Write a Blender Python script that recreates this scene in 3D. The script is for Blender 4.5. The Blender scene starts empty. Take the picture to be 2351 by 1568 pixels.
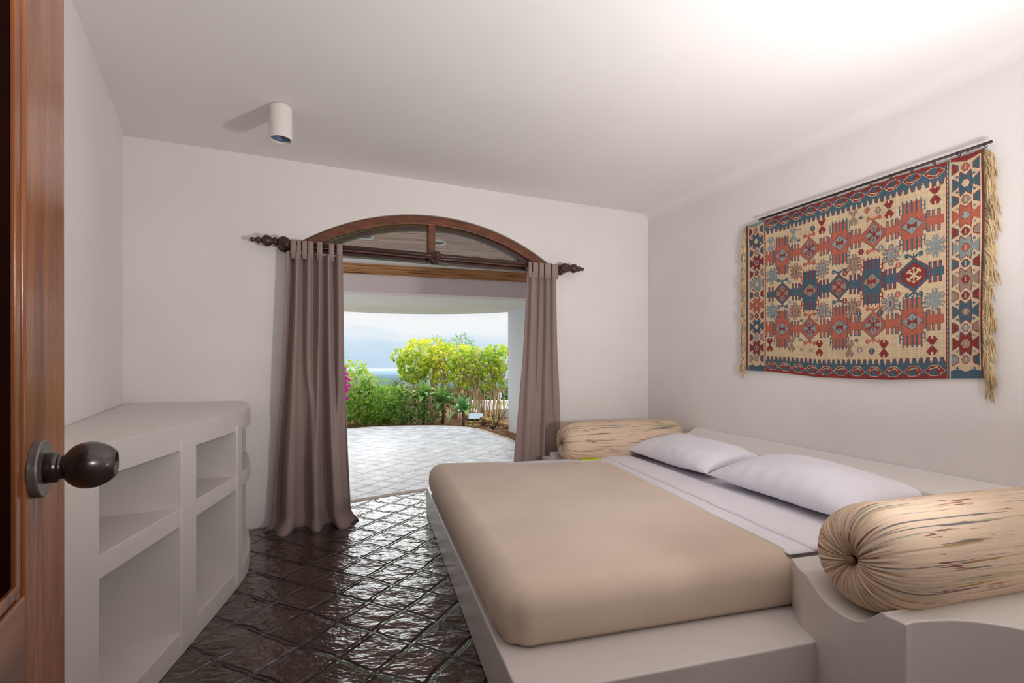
import bpy, bmesh, math, random
import numpy as np
from mathutils import Vector, Matrix

SC = bpy.context.scene
COL = SC.collection
random.seed(7)
PI = math.pi

# ------------------------------------------------------------------ camera
F, CX, CY, EYE = 1110.0, 1175.5, 846.0, 1.2
cam_d = bpy.data.cameras.new('camera')
cam = bpy.data.objects.new('camera', cam_d)
COL.objects.link(cam)
cam.location = (0, 0, EYE)
cam.rotation_euler = (PI / 2, 0, 0)
cam_d.sensor_width = 36.0
cam_d.lens = 36.0 * F / 2351.0
cam_d.shift_y = (CY - 784.0) / 2351.0
cam_d.clip_start = 0.03
cam_d.clip_end = 60000
SC.camera = cam

# ------------------------------------------------------------------ world, sun, lamps, exposure
SC.view_settings.view_transform = 'Standard'
SC.view_settings.look = 'None'
SC.view_settings.exposure = 0.0
SC.view_settings.gamma = 1.0
SC.view_settings.use_curve_mapping = False
SC.cycles.max_bounces = 10
SC.cycles.diffuse_bounces = 6
SC.cycles.glossy_bounces = 4
SC.cycles.transparent_max_bounces = 12
SC.cycles.volume_bounces = 0
SC.cycles.sample_clamp_indirect = 6.0
SC.cycles.caustics_reflective = False
SC.cycles.caustics_refractive = False

W = bpy.data.worlds.new('sky')
SC.world = W
W.use_nodes = True
nt = W.node_tree
for n in list(nt.nodes):
    nt.nodes.remove(n)
def wn(t, **k):
    n = nt.nodes.new(t)
    for a, b in k.items():
        setattr(n, a, b)
    return n
tc = wn('ShaderNodeTexCoord')
mp = wn('ShaderNodeMapping')
mp.inputs['Scale'].default_value = (3.2, 3.2, 9.0)
mp.inputs['Location'].default_value = (0.9, 0.3, 1.1)
no = wn('ShaderNodeTexNoise')
no.inputs['Scale'].default_value = 1.5
no.inputs['Detail'].default_value = 5.0
no.inputs['Roughness'].default_value = 0.5
sep = wn('ShaderNodeSeparateXYZ')
ma = wn('ShaderNodeMath', operation='MULTIPLY_ADD')
ma.inputs[1].default_value = 0.16
mb = wn('ShaderNodeMath', operation='ADD')
mb.inputs[1].default_value = -0.075
ra = wn('ShaderNodeValToRGB')
cr = ra.color_ramp
cr.elements[0].position = 0.0; cr.elements[0].color = (0.55, 0.71, 0.88, 1)
cr.elements[1].position = 1.0; cr.elements[1].color = (0.86, 0.89, 0.93, 1)
for p, c in ((0.03, (0.58, 0.74, 0.89, 1)), (0.055, (0.70, 0.82, 0.92, 1)), (0.08, (0.90, 0.93, 0.95, 1)),
             (0.115, (0.92, 0.93, 0.94, 1)), (0.16, (0.72, 0.80, 0.87, 1)), (0.25, (0.92, 0.93, 0.95, 1))):
    e = cr.elements.new(p); e.color = c
bg = wn('ShaderNodeBackground')
bg.inputs['Strength'].default_value = 1.12
wo = wn('ShaderNodeOutputWorld')
L = nt.links.new
L(tc.outputs['Generated'], mp.inputs['Vector'])
L(mp.outputs['Vector'], no.inputs['Vector'])
L(tc.outputs['Generated'], sep.inputs['Vector'])
L(no.outputs['Fac'], ma.inputs[0])
L(sep.outputs['Z'], ma.inputs[2])
L(ma.outputs[0], mb.inputs[0])
L(mb.outputs[0], ra.inputs['Fac'])
L(ra.outputs['Color'], bg.inputs['Color'])
zr_ = wn('ShaderNodeMapRange')
zr_.inputs[1].default_value = 0.16; zr_.inputs[2].default_value = 0.75
zr_.inputs[3].default_value = 1.0; zr_.inputs[4].default_value = 3.4
L(sep.outputs['Z'], zr_.inputs[0]); L(zr_.outputs[0], bg.inputs['Strength'])
L(bg.outputs[0], wo.inputs['Surface'])

def lamp(name, kind, loc, energy, color=(1, 1, 1), target=None, **k):
    d = bpy.data.lights.new(name, kind)
    d.energy = energy
    d.color = color
    for a, b in k.items():
        setattr(d, a, b)
    o = bpy.data.objects.new(name, d)
    COL.objects.link(o)
    o.location = loc
    if target is not None:
        o.rotation_euler = (Vector(target) - Vector(loc)).to_track_quat('-Z', 'Y').to_euler()
    return o

lamp('sun', 'SUN', (-2.5, 17, 6.6), 1.7, (0.95, 0.975, 1.0), (0, 5, 0), angle=math.radians(34))
# the photographer's flash, out of frame, turned up to the ceiling
lamp('flash_lamp', 'SPOT', (1.80, 1.10, 1.05), 172, (1.0, 0.985, 0.98), (0.05, 3.25, 2.78),
     spot_size=math.radians(132), spot_blend=1.0, shadow_soft_size=0.12)
lamp('flash_lamp_bounce', 'AREA', (2.10, 0.85, 1.0), 34, (1.0, 0.985, 0.98), (2.05, 1.0, 2.8),
     shape='DISK', size=0.24)
lamp('fill_lamp_rear', 'AREA', (0.40, -0.18, 1.4), 19, (1.0, 0.985, 0.98), (0.1, 0.5, 2.8),  # added fill lamp behind the camera, bounced off the ceiling
     shape='DISK', size=0.3)

# ------------------------------------------------------------------ projection helpers (measured from the photograph)
def ray(px, py):
    return ((px - CX) / F, 1.0, (CY - py) / F)
def ground(px, py, z=0.0):
    r = ray(px, py)
    Y = (z - EYE) / r[2]
    return Vector((r[0] * Y, Y, z))
def at(px, py, Y):
    r = ray(px, py)
    return Vector((r[0] * Y, Y, EYE + r[2] * Y))

# ------------------------------------------------------------------ object helpers
def wloc(o):
    v = Vector((0, 0, 0))
    while o is not None:
        v += o.location
        o = o.parent
    return v
def empty(name, loc, label, cat, group=None):
    o = bpy.data.objects.new(name, None)
    COL.objects.link(o)
    o.empty_display_size = 0.05
    o.location = loc
    tag(o, label, cat, group)
    return o
def tag(o, label=None, cat=None, group=None, kind=None):
    if label: o['label'] = label
    if cat: o['category'] = cat
    if group: o['group'] = group
    if kind: o['kind'] = kind
    return o
def struct(o, label=None, cat=None):
    o['kind'] = 'structure'
    if label: o['label'] = label
    if cat: o['category'] = cat
    return o
def obj(name, verts, faces, m, parent=None, smooth=False, bevel=0, seg=3, loc=None, angle=None):
    me = bpy.data.meshes.new(name)
    org = wloc(parent) if parent is not None else (Vector(loc) if loc is not None else Vector((0, 0, 0)))
    me.from_pydata([tuple(Vector(v) - org) for v in verts], [], faces)
    me.validate()
    bm = bmesh.new(); bm.from_mesh(me)
    bmesh.ops.recalc_face_normals(bm, faces=bm.faces)
    bm.to_mesh(me); bm.free()
    return link(name, me, m, parent, smooth, bevel, seg, org, angle)
def link(name, me, m, parent=None, smooth=False, bevel=0, seg=3, org=None, angle=None):
    o = bpy.data.objects.new(name, me)
    COL.objects.link(o)
    for mm in (m if isinstance(m, (list, tuple)) else [m]):
        me.materials.append(mm)
    if smooth or bevel:
        for p in me.polygons:
            p.use_smooth = True
    if parent is not None:
        o.parent = parent
    elif org is not None:
        o.location = org
    if bevel:
        b = o.modifiers.new('bevel', 'BEVEL')
        b.width = bevel; b.segments = seg; b.limit_method = 'ANGLE'
        b.angle_limit = math.radians(35 if angle is None else angle); b.harden_normals = False
        w = o.modifiers.new('wn', 'WEIGHTED_NORMAL'); w.keep_sharp = False
    return o
class MB:
    """collects shapes into one mesh"""
    def __init__(s): s.v = []; s.f = []
    def add(s, v, f):
        k = len(s.v)
        s.v += [Vector(x) for x in v]
        s.f += [tuple(i + k for i in q) for q in f]
        return s
    def build(s, name, m, parent=None, **k):
        return obj(name, s.v, s.f, m, parent, **k)
def boxg(x0, x1, y0, y1, z0, z1):
    v = [(x0, y0, z0), (x1, y0, z0), (x1, y1, z0), (x0, y1, z0), (x0, y0, z1), (x1, y0, z1), (x1, y1, z1), (x0, y1, z1)]
    return v, [(0, 3, 2, 1), (4, 5, 6, 7), (0, 1, 5, 4), (1, 2, 6, 5), (2, 3, 7, 6), (3, 0, 4, 7)]
def prism(poly, z0, z1):
    n = len(poly)
    v = [(p[0], p[1], z0) for p in poly] + [(p[0], p[1], z1) for p in poly]
    f = [tuple(range(n - 1, -1, -1)), tuple(range(n, 2 * n))]
    f += [(i, (i + 1) % n, n + (i + 1) % n, n + i) for i in range(n)]
    return v, f
def frame_of(d):
    d = Vector(d).normalized()
    a = Vector((0, 0, 1)) if abs(d.z) < 0.9 else Vector((1, 0, 0))
    x = d.cross(a).normalized()
    y = x.cross(d).normalized()
    return x, y, d
def lathe(p0, axis, prof, n=24):
    """prof = [(distance along axis, radius)]"""
    x, y, d = frame_of(axis)
    v, f = [], []
    for (h, r) in prof:
        for k in range(n):
            a = 2 * PI * k / n
            v.append(Vector(p0) + d * h + (x * math.cos(a) + y * math.sin(a)) * max(r, 1e-5))
    for i in range(len(prof) - 1):
        for k in range(n):
            f.append((i * n + k, i * n + (k + 1) % n, (i + 1) * n + (k + 1) % n, (i + 1) * n + k))
    f.append(tuple(range(n - 1, -1, -1)))
    m = (len(prof) - 1) * n
    f.append(tuple(range(m, m + n)))
    return v, f
def tube(path, r, n=8):
    v, f = [], []
    P = [Vector(p) for p in path]
    R = r if isinstance(r, (list, tuple)) else [r] * len(P)
    for i, p in enumerate(P):
        d = (P[min(i + 1, len(P) - 1)] - P[max(i - 1, 0)])
        x, y, _ = frame_of(d)
        for k in range(n):
            a = 2 * PI * k / n
            v.append(p + (x * math.cos(a) + y * math.sin(a)) * R[i])
    for i in range(len(P) - 1):
        for k in range(n):
            f.append((i * n + k, i * n + (k + 1) % n, (i + 1) * n + (k + 1) % n, (i + 1) * n + k))
    f.append(tuple(range(n - 1, -1, -1)))
    m = (len(P) - 1) * n
    f.append(tuple(range(m, m + n)))
    return v, f
def ring(c, axis, R, r, n=20, k=8):
    x, y, d = frame_of(axis)
    v, f = [], []
    for i in range(n):
        a = 2 * PI * i / n
        e = x * math.cos(a) + y * math.sin(a)
        for j in range(k):
            b = 2 * PI * j / k
            v.append(Vector(c) + e * (R + r * math.cos(b)) + d * (r * math.sin(b)))
    for i in range(n):
        for j in range(k):
            f.append((i * k + j, ((i + 1) % n) * k + j, ((i + 1) % n) * k + (j + 1) % k, i * k + (j + 1) % k))
    return v, f

# ------------------------------------------------------------------ materials
def mat(name, base, rough=0.6, var=0.0, vscale=5.0, bump=0.0, bscale=40.0, bdist=0.01, spec=0.5, coat=0.0,
        metal=0.0, base2=None, stretch=(1, 1, 1), coords='Object', detail=4.0, transl=0.0, sheen=0.0, ior=None, ramp=(0.35, 0.65)):
    m = bpy.data.materials.new(name)
    m.use_nodes = True
    t = m.node_tree
    b = t.nodes['Principled BSDF']
    b.inputs['Base Color'].default_value = (*base, 1)
    b.inputs['Roughness'].default_value = rough
    b.inputs['Specular IOR Level'].default_value = spec
    b.inputs['Metallic'].default_value = metal
    b.inputs['Coat Weight'].default_value = coat
    b.inputs['Coat Roughness'].default_value = 0.12
    if sheen: b.inputs['Sheen Weight'].default_value = sheen
    if ior: b.inputs['IOR'].default_value = ior
    tcn = t.nodes.new('ShaderNodeTexCoord')
    mpn = t.nodes.new('ShaderNodeMapping')
    mpn.inputs['Scale'].default_value = stretch
    t.links.new(tcn.outputs[coords], mpn.inputs['Vector'])
    if var or base2:
        n = t.nodes.new('ShaderNodeTexNoise')
        n.inputs['Scale'].default_value = vscale
        n.inputs['Detail'].default_value = detail
        t.links.new(mpn.outputs[0], n.inputs['Vector'])
        r = t.nodes.new('ShaderNodeValToRGB')
        c2 = base2 if base2 else tuple(min(1, c * (1 - var)) for c in base)
        r.color_ramp.elements[0].position = ramp[0]; r.color_ramp.elements[0].color = (*c2, 1)
        r.color_ramp.elements[1].position = ramp[1]; r.color_ramp.elements[1].color = (*base, 1)
        t.links.new(n.outputs['Fac'], r.inputs['Fac'])
        t.links.new(r.outputs['Color'], b.inputs['Base Color'])
    if bump:
        n2 = t.nodes.new('ShaderNodeTexNoise')
        n2.inputs['Scale'].default_value = bscale
        n2.inputs['Detail'].default_value = 5
        t.links.new(mpn.outputs[0], n2.inputs['Vector'])
        bp = t.nodes.new('ShaderNodeBump')
        bp.inputs['Strength'].default_value = bump
        bp.inputs['Distance'].default_value = bdist
        t.links.new(n2.outputs['Fac'], bp.inputs['Height'])
        t.links.new(bp.outputs[0], b.inputs['Normal'])
    if transl:
        tr = t.nodes.new('ShaderNodeBsdfTranslucent')
        mx = t.nodes.new('ShaderNodeMixShader')
        mx.inputs[0].default_value = transl
        out = t.nodes['Material Output']
        src = b.inputs['Base Color'].links[0].from_socket if b.inputs['Base Color'].links else None
        if src: t.links.new(src, tr.inputs['Color'])
        else: tr.inputs['Color'].default_value = (*base, 1)
        t.links.new(b.outputs[0], mx.inputs[1]); t.links.new(tr.outputs[0], mx.inputs[2])
        t.links.new(mx.outputs[0], out.inputs['Surface'])
    return m

M = {}
M['plaster'] = mat('white_plaster', (0.79, 0.752, 0.732), 0.75, var=0.05, vscale=1.6, bump=0.25, bscale=26, bdist=0.006, spec=0.25)
M['ceiling'] = mat('ceiling_plaster', (0.79, 0.762, 0.752), 0.7, var=0.03, vscale=1.2, bump=0.15, bscale=20, bdist=0.006, spec=0.25)
M['satin'] = mat('satin_plaster', (0.66, 0.615, 0.585), 0.32, var=0.04, vscale=2.5, bump=0.18, bscale=14, bdist=0.006, spec=0.45)
M['ext_white'] = mat('outdoor_white_plaster', (0.80, 0.80, 0.81), 0.8, var=0.05, vscale=1.5, bump=0.2, bscale=30, spec=0.2)
M['ext_pink'] = mat('outdoor_pink_plaster', (0.84, 0.73, 0.70), 0.8, var=0.04, vscale=1.5, bump=0.2, bscale=30, spec=0.2)
M['ext_cream'] = mat('outdoor_cream_plaster', (0.88, 0.86, 0.78), 0.8, var=0.04, vscale=1.5, bump=0.2, bscale=30, spec=0.2)
M['wood'] = mat('varnished_wood', (0.34, 0.125, 0.045), 0.2, base2=(0.17, 0.052, 0.02), vscale=3.0, stretch=(9, 9, 1.0), bump=0.05, bscale=9, spec=0.28, coat=0.12)
M['wood_h'] = mat('varnished_wood_rail', (0.26, 0.085, 0.03), 0.3, base2=(0.14, 0.045, 0.017), vscale=4.0, stretch=(1.2, 1.2, 9), bump=0.08, bscale=9, spec=0.5, coat=0.3)
M['frame_wood'] = mat('window_frame_wood', (0.19, 0.062, 0.026), 0.35, base2=(0.10, 0.032, 0.014), vscale=4.0, stretch=(2, 2, 6), bump=0.05, bscale=9, spec=0.35, coat=0.15)
M['door_shade'] = mat('shaded_door_panel', (0.022, 0.006, 0.004), 0.95, base2=(0.012, 0.004, 0.003), vscale=6, spec=0.0)  # shade of the door recess put into a near-black colour
M['dark_wood'] = mat('dark_wood', (0.055, 0.02, 0.012), 0.35, base2=(0.03, 0.011, 0.007), vscale=6, spec=0.5, coat=0.2)
M['bronze'] = mat('dark_bronze', (0.028, 0.017, 0.013), 0.28, base2=(0.02, 0.012, 0.009), vscale=20, spec=0.6, coat=0.35, bump=0.03, bscale=60)
M['bronze_plate'] = mat('worn_bronze_plate', (0.24, 0.21, 0.20), 0.35, base2=(0.10, 0.08, 0.075), vscale=30, metal=0.6)
M['iron'] = mat('dark_iron', (0.045, 0.028, 0.024), 0.5, var=0.3, vscale=30, metal=0.3)
M['curtain'] = mat('mauve_brown_cloth', (0.315, 0.232, 0.212), 0.85, var=0.06, vscale=4, bump=0.12, bscale=400, bdist=0.002, spec=0.15, sheen=0.15)
M['blanket'] = mat('beige_fleece', (0.66, 0.535, 0.43), 0.95, base2=(0.61, 0.49, 0.39), vscale=3, bump=0.35, bscale=260, bdist=0.003, spec=0.1, sheen=0.25)
M['sheet'] = mat('white_cotton', (0.82, 0.80, 0.86), 0.9, var=0.03, vscale=3, bump=0.3, bscale=9, bdist=0.006, spec=0.12)
M['pillow'] = mat('white_pillow_cotton', (0.84, 0.83, 0.90), 0.9, var=0.02, vscale=3, bump=0.3, bscale=11, bdist=0.008, spec=0.12)
M['lampwhite'] = mat('lamp_white_paint', (0.75, 0.70, 0.66), 0.6, spec=0.3, bump=0.05, bscale=60)
M['reflector'] = mat('blue_grey_reflector', (0.42, 0.52, 0.66), 0.28, metal=0.75, var=0.2, vscale=30)
M['yellowgreen'] = mat('yellow_green_cloth', (0.62, 0.70, 0.02), 0.8, var=0.1, vscale=20)
M['fringe'] = mat('cream_wool_fringe', (0.62, 0.47, 0.27), 0.95, base2=(0.42, 0.30, 0.17), vscale=14, spec=0.1)
M['soil'] = mat('brown_mulch', (0.30, 0.17, 0.10), 1.0, base2=(0.10, 0.055, 0.035), vscale=9, bump=1.0, bscale=14, bdist=0.05, spec=0.05, detail=8)
M['rock'] = mat('ochre_rock', (0.50, 0.33, 0.13), 0.95, base2=(0.16, 0.10, 0.06), vscale=9, bump=0.8, bscale=14, bdist=0.04, spec=0.1)
M['bark'] = mat('pale_bark', (0.66, 0.51, 0.32), 0.9, base2=(0.42, 0.31, 0.19), vscale=8, spec=0.1)
M['bark_dark'] = mat('dark_twig', (0.20, 0.13, 0.08), 0.9, var=0.3, vscale=8, spec=0.1)
M['kerb'] = mat('pale_kerb', (0.62, 0.56, 0.48), 0.8, var=0.12, vscale=6, bump=0.3, bscale=30)
def leafmat(name, a, b, sc=6.0, tr=0.45):
    return mat(name, a, 0.5, base2=b, vscale=sc, transl=tr, spec=0.35, detail=2.0, ramp=(0.42, 0.58))
M['leaf_yellow'] = leafmat('yellow_green_leaves', (0.80, 0.76, 0.06), (0.38, 0.54, 0.07), 7)
M['leaf_lime'] = leafmat('lime_leaves', (0.62, 0.70, 0.07), (0.28, 0.48, 0.06), 7)
M['leaf_green'] = leafmat('green_leaves', (0.40, 0.58, 0.08), (0.14, 0.33, 0.05), 6)
M['leaf_mid'] = leafmat('soft_green_leaves', (0.34, 0.52, 0.14), (0.17, 0.36, 0.10), 4)
M['leaf_dark'] = leafmat('dark_green_leaves', (0.16, 0.32, 0.05), (0.05, 0.13, 0.025), 9, 0.25)
M['leaf_purple'] = leafmat('purplish_leaves', (0.30, 0.25, 0.12), (0.14, 0.09, 0.06), 6, 0.3)
M['leaf_agave'] = leafmat('agave_leaves', (0.46, 0.64, 0.17), (0.22, 0.44, 0.16), 3, 0.35)
M['magenta'] = mat('magenta_bracts', (0.80, 0.05, 0.60), 0.6, base2=(0.65, 0.04, 0.45), vscale=9, transl=0.4, spec=0.2)
M['redflower'] = mat('red_petals', (0.75, 0.10, 0.04), 0.6, var=0.2, vscale=9, transl=0.3, spec=0.2)
M['lampblack'] = mat('floodlight_black', (0.03, 0.03, 0.035), 0.4)
M['lampglass'] = mat('floodlight_glass', (0.55, 0.62, 0.75), 0.08, spec=0.8)
M['concrete'] = mat('stained_concrete', (0.60, 0.58, 0.52), 0.9, base2=(0.42, 0.42, 0.38), vscale=3, bump=0.3, bscale=20, spec=0.1)

def glass_mat():
    m = bpy.data.materials.new('window_glass')
    m.use_nodes = True
    t = m.node_tree
    for n in list(t.nodes):
        if n.type == 'BSDF_PRINCIPLED': t.nodes.remove(n)
    tr = t.nodes.new('ShaderNodeBsdfTransparent')
    tr.inputs[0].default_value = (0.93, 0.95, 0.94, 1)
    gl = t.nodes.new('ShaderNodeBsdfGlossy'); gl.inputs['Roughness'].default_value = 0.03
    fr = t.nodes.new('ShaderNodeFresnel'); fr.inputs[0].default_value = 1.45
    mx = t.nodes.new('ShaderNodeMixShader')
    t.links.new(fr.outputs[0], mx.inputs[0]); t.links.new(tr.outputs[0], mx.inputs[1]); t.links.new(gl.outputs[0], mx.inputs[2])
    t.links.new(mx.outputs[0], t.nodes['Material Output'].inputs['Surface'])
    return m
M['glass'] = glass_mat()

def tile_mat(name, ang, size, tile_a, tile_b, grout, rough, coat, spec, bumpd, rnd=0.12, ratio=1.0, offset=0.0, mortar=0.05):
    m = bpy.data.materials.new(name); m.use_nodes = True
    t = m.node_tree; N = t.nodes; LK = t.links.new
    b = N['Principled BSDF']
    tcn = N.new('ShaderNodeTexCoord')
    mp1 = N.new('ShaderNodeMapping'); mp1.inputs['Rotation'].default_value = (0, 0, ang)
    LK(tcn.outputs['Object'], mp1.inputs['Vector'])
    wob = N.new('ShaderNodeTexNoise'); wob.inputs['Scale'].default_value = 5.0; wob.inputs['Detail'].default_value = 2
    LK(tcn.outputs['Object'], wob.inputs['Vector'])
    sub = N.new('ShaderNodeVectorMath'); sub.operation = 'SUBTRACT'; sub.inputs[1].default_value = (0.5, 0.5, 0.5)
    LK(wob.outputs['Color'], sub.inputs[0])
    scl = N.new('ShaderNodeVectorMath'); scl.operation = 'SCALE'; scl.inputs['Scale'].default_value = 0.06
    LK(sub.outputs[0], scl.inputs[0])
    add = N.new('ShaderNodeVectorMath'); add.operation = 'ADD'
    LK(mp1.outputs[0], add.inputs[0]); LK(scl.outputs[0], add.inputs[1])
    br = N.new('ShaderNodeTexBrick')
    br.offset = offset; br.squash = 1.0
    br.inputs['Scale'].default_value = 1.0
    br.inputs['Brick Width'].default_value = size * ratio
    br.inputs['Row Height'].default_value = size
    br.inputs['Mortar Size'].default_value = size * mortar
    br.inputs['Mortar Smooth'].default_value = 0.85
    br.inputs['Bias'].default_value = 0.0
    br.inputs['Color1'].default_value = (*tile_a, 1)
    br.inputs['Color2'].default_value = (*tile_b, 1)
    br.inputs['Mortar'].default_value = (*grout, 1)
    LK(add.outputs[0], br.inputs['Vector'])
    # mottling
    mo = N.new('ShaderNodeTexNoise'); mo.inputs['Scale'].default_value = 5.0; mo.inputs['Detail'].default_value = 8
    LK(tcn.outputs['Object'], mo.inputs['Vector'])
    mr = N.new('ShaderNodeMapRange'); mr.inputs[1].default_value = 0.3; mr.inputs[2].default_value = 0.7
    mr.inputs[3].default_value = 0.65; mr.inputs[4].default_value = 1.3
    LK(mo.outputs['Fac'], mr.inputs[0])
    mu = N.new('ShaderNodeVectorMath'); mu.operation = 'SCALE'
    LK(br.outputs['Color'], mu.inputs[0]); LK(mr.outputs[0], mu.inputs['Scale'])
    LK(mu.outputs[0], b.inputs['Base Color'])
    b.inputs['Roughness'].default_value = rough
    b.inputs['Specular IOR Level'].default_value = spec
    b.inputs['Coat Weight'].default_value = coat
    b.inputs['Coat Roughness'].default_value = rough * 0.6
    # relief: mortar sunk, undulating hand-made faces, fine pits
    inv = N.new('ShaderNodeMath'); inv.operation = 'MULTIPLY'; inv.inputs[1].default_value = -0.75
    LK(br.outputs['Fac'], inv.inputs[0])
    mp2 = N.new('ShaderNodeMapping'); mp2.inputs['Rotation'].default_value = (0, 0, ang + 0.6); mp2.inputs['Scale'].default_value = (0.65, 1.2, 1)
    LK(tcn.outputs['Object'], mp2.inputs['Vector'])
    n1 = N.new('ShaderNodeTexNoise'); n1.inputs['Scale'].default_value = 9.0; n1.inputs['Detail'].default_value = 3.0; n1.inputs['Roughness'].default_value = 0.55
    LK(mp2.outputs[0], n1.inputs['Vector'])
    n2 = N.new('ShaderNodeTexNoise'); n2.inputs['Scale'].default_value = 60.0; n2.inputs['Detail'].default_value = 4
    LK(tcn.outputs['Object'], n2.inputs['Vector'])
    a1 = N.new('ShaderNodeMath'); a1.operation = 'MULTIPLY_ADD'; a1.inputs[1].default_value = 1.0
    LK(n1.outputs['Fac'], a1.inputs[0]); LK(inv.outputs[0], a1.inputs[2])
    a2 = N.new('ShaderNodeMath'); a2.operation = 'MULTIPLY_ADD'; a2.inputs[1].default_value = rnd
    LK(n2.outputs['Fac'], a2.inputs[0]); LK(a1.outputs[0], a2.inputs[2])
    bp = N.new('ShaderNodeBump'); bp.inputs['Strength'].default_value = 1.0; bp.inputs['Distance'].default_value = bumpd
    LK(a2.outputs[0], bp.inputs['Height'])
    LK(bp.outputs[0], b.inputs['Normal'])
    LK(bp.outputs[0], b.inputs['Coat Normal'])
    return m
M['tile'] = tile_mat('dark_glazed_tile', math.radians(25), 0.215, (0.060, 0.029, 0.018), (0.032, 0.016, 0.012), (0.020, 0.012, 0.010), 0.19, 0.7, 0.6, 0.018, rnd=0.11, mortar=0.085)
M['terrace'] = tile_mat('sky_glare_tile', math.radians(25), 0.215, (0.73, 0.745, 0.80), (0.64, 0.655, 0.71), (0.50, 0.515, 0.58), 0.42, 0.0, 0.4, 0.008, mortar=0.05)  # the dark floor tile again, with sky glare put into its base colour

# ------------------------------------------------------------------ room shell
WP = Vector((-1.61, 3.76)); WD = Vector((0.923, 0.385)); WNO = Vector((-0.385, 0.923))   # window wall: point, direction, outward normal
def wallpt(t, off=0.0, z=0.0):
    """point on the window wall; off > 0 is into the room"""
    p = WP + WD * t - WNO * off
    return Vector((p.x, p.y, z))
def wallt(px, off=0.0):
    k = (px - CX) / F
    p = WP - WNO * off
    return (k * p.y - p.x) / (WD.x - k * WD.y)
def wallz(px, py, off=0.0):
    Y = wallpt(wallt(px, off), off).y
    return EYE + (CY - py) / F * Y
RC = Vector((1.42, 5.02)); RD = Vector((0.41, -1.0))       # kilim wall: far corner, direction towards the camera
def rpt(k, off=0.0, z=0.0):
    n = Vector((-1.0, -0.41)).normalized()
    p = RC + RD * k + n * off
    return Vector((p.x, p.y, z))
CEIL = 2.8
T0, T1, ZS, ZA = wallt(688), wallt(1262), 2.184, 2.513
TM = (T0 + T1) / 2; HW = (T1 - T0) / 2; RISE = ZA - ZS
AR = (HW * HW + RISE * RISE) / (2 * RISE); AZ = ZA - AR
AMAX = math.asin(HW / AR)
def arc(r, n=40, zmin=None):
    """points (t, z) left to right on the arch of radius r"""
    am = AMAX if zmin is None else math.acos(max(-1, min(1, (zmin - AZ) / r)))
    return [(TM + r * math.sin(-am + 2 * am * i / n), AZ + r * math.cos(-am + 2 * am * i / n)) for i in range(n + 1)]

def wall_poly(name, tz, thick, m, off=0.0):
    v = [wallpt(t, off, z) for t, z in tz] + [wallpt(t, off - thick, z) for t, z in tz]
    n = len(tz)
    f = [tuple(range(n)), tuple(range(2 * n - 1, n - 1, -1))] + [(i, n + i, n + (i + 1) % n, (i + 1) % n) for i in range(n)]
    return obj(name, v, f, m)
tz = [(-1.15, 0), (T0, 0), (T0, ZS)] + arc(AR)[1:-1] + [(T1, ZS), (T1, 0), (3.285, 0), (3.285, CEIL), (-1.15, CEIL)]
struct(wall_poly('wall_back', tz, 0.22, M['plaster']), 'white plaster wall with arched doorway opening')

LP = [(-2.67, 3.318), (-2.60, 3.23), (-1.91, 2.1), (-1.30, 1.07), (-0.98, 0.45), (-0.72, -0.10), (-0.05, -0.32)]
def thickwall(name, pts, z0, z1, th, m, **k):
    P = [Vector(p) for p in pts]
    out = []
    for i, p in enumerate(P):
        d = (P[min(i + 1, len(P) - 1)] - P[max(i - 1, 0)]).normalized()
        out.append(p + Vector((d.y, -d.x)) * th)
    n = len(P)
    v = [(p.x, p.y, z0) for p in P] + [(p.x, p.y, z1) for p in P] + [(p.x, p.y, z0) for p in out] + [(p.x, p.y, z1) for p in out]
    f = []
    for i in range(n - 1):
        f += [(i, i + 1, n + i + 1, n + i), (2 * n + i, 3 * n + i, 3 * n + i + 1, 2 * n + i + 1),
              (n + i, n + i + 1, 3 * n + i + 1, 3 * n + i), (i, 2 * n + i, 2 * n + i + 1, i + 1)]
    f += [(0, n, 3 * n, 2 * n), (n - 1, 3 * n - 1, 4 * n - 1, 2 * n - 1)]
    return obj(name, v, f, m, **k)
o = thickwall('wall_left', LP, 0, CEIL, 0.15, M['plaster'])
struct(o, 'white plaster wall behind the built-in shelves')
# kilim wall with a coved top
prof = [(0.0, 0.0), (0.0, CEIL - 0.09)] + [(0.09 * (1 - math.cos(a)), CEIL - 0.09 + 0.09 * math.sin(a)) for a in [PI / 2 * i / 28 for i in range(1, 29)]]
ks = [0.0, 1.0, 2.0, 3.0, 4.0, 4.9]
v = []; f = []
for k in ks:
    for d, z in prof: v.append(rpt(k, d, z))
    for d, z in ((0.0, CEIL), (-0.2, CEIL), (-0.2, 0.0)): v.append(rpt(k, d if z < CEIL or d < 0 else 0.09, z))
n = len(prof) + 3
for i in range(len(ks) - 1):
    for j in range(n):
        f.append((i * n + j, i * n + (j + 1) % n, (i + 1) * n + (j + 1) % n, (i + 1) * n + j))
f += [tuple(range(n)), tuple(range((len(ks) - 1) * n + n - 1, (len(ks) - 1) * n - 1, -1))]
o = obj('wall_right', v, f, M['plaster'], smooth=False)
struct(o, 'white plaster wall behind the bed with coved top')
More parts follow.
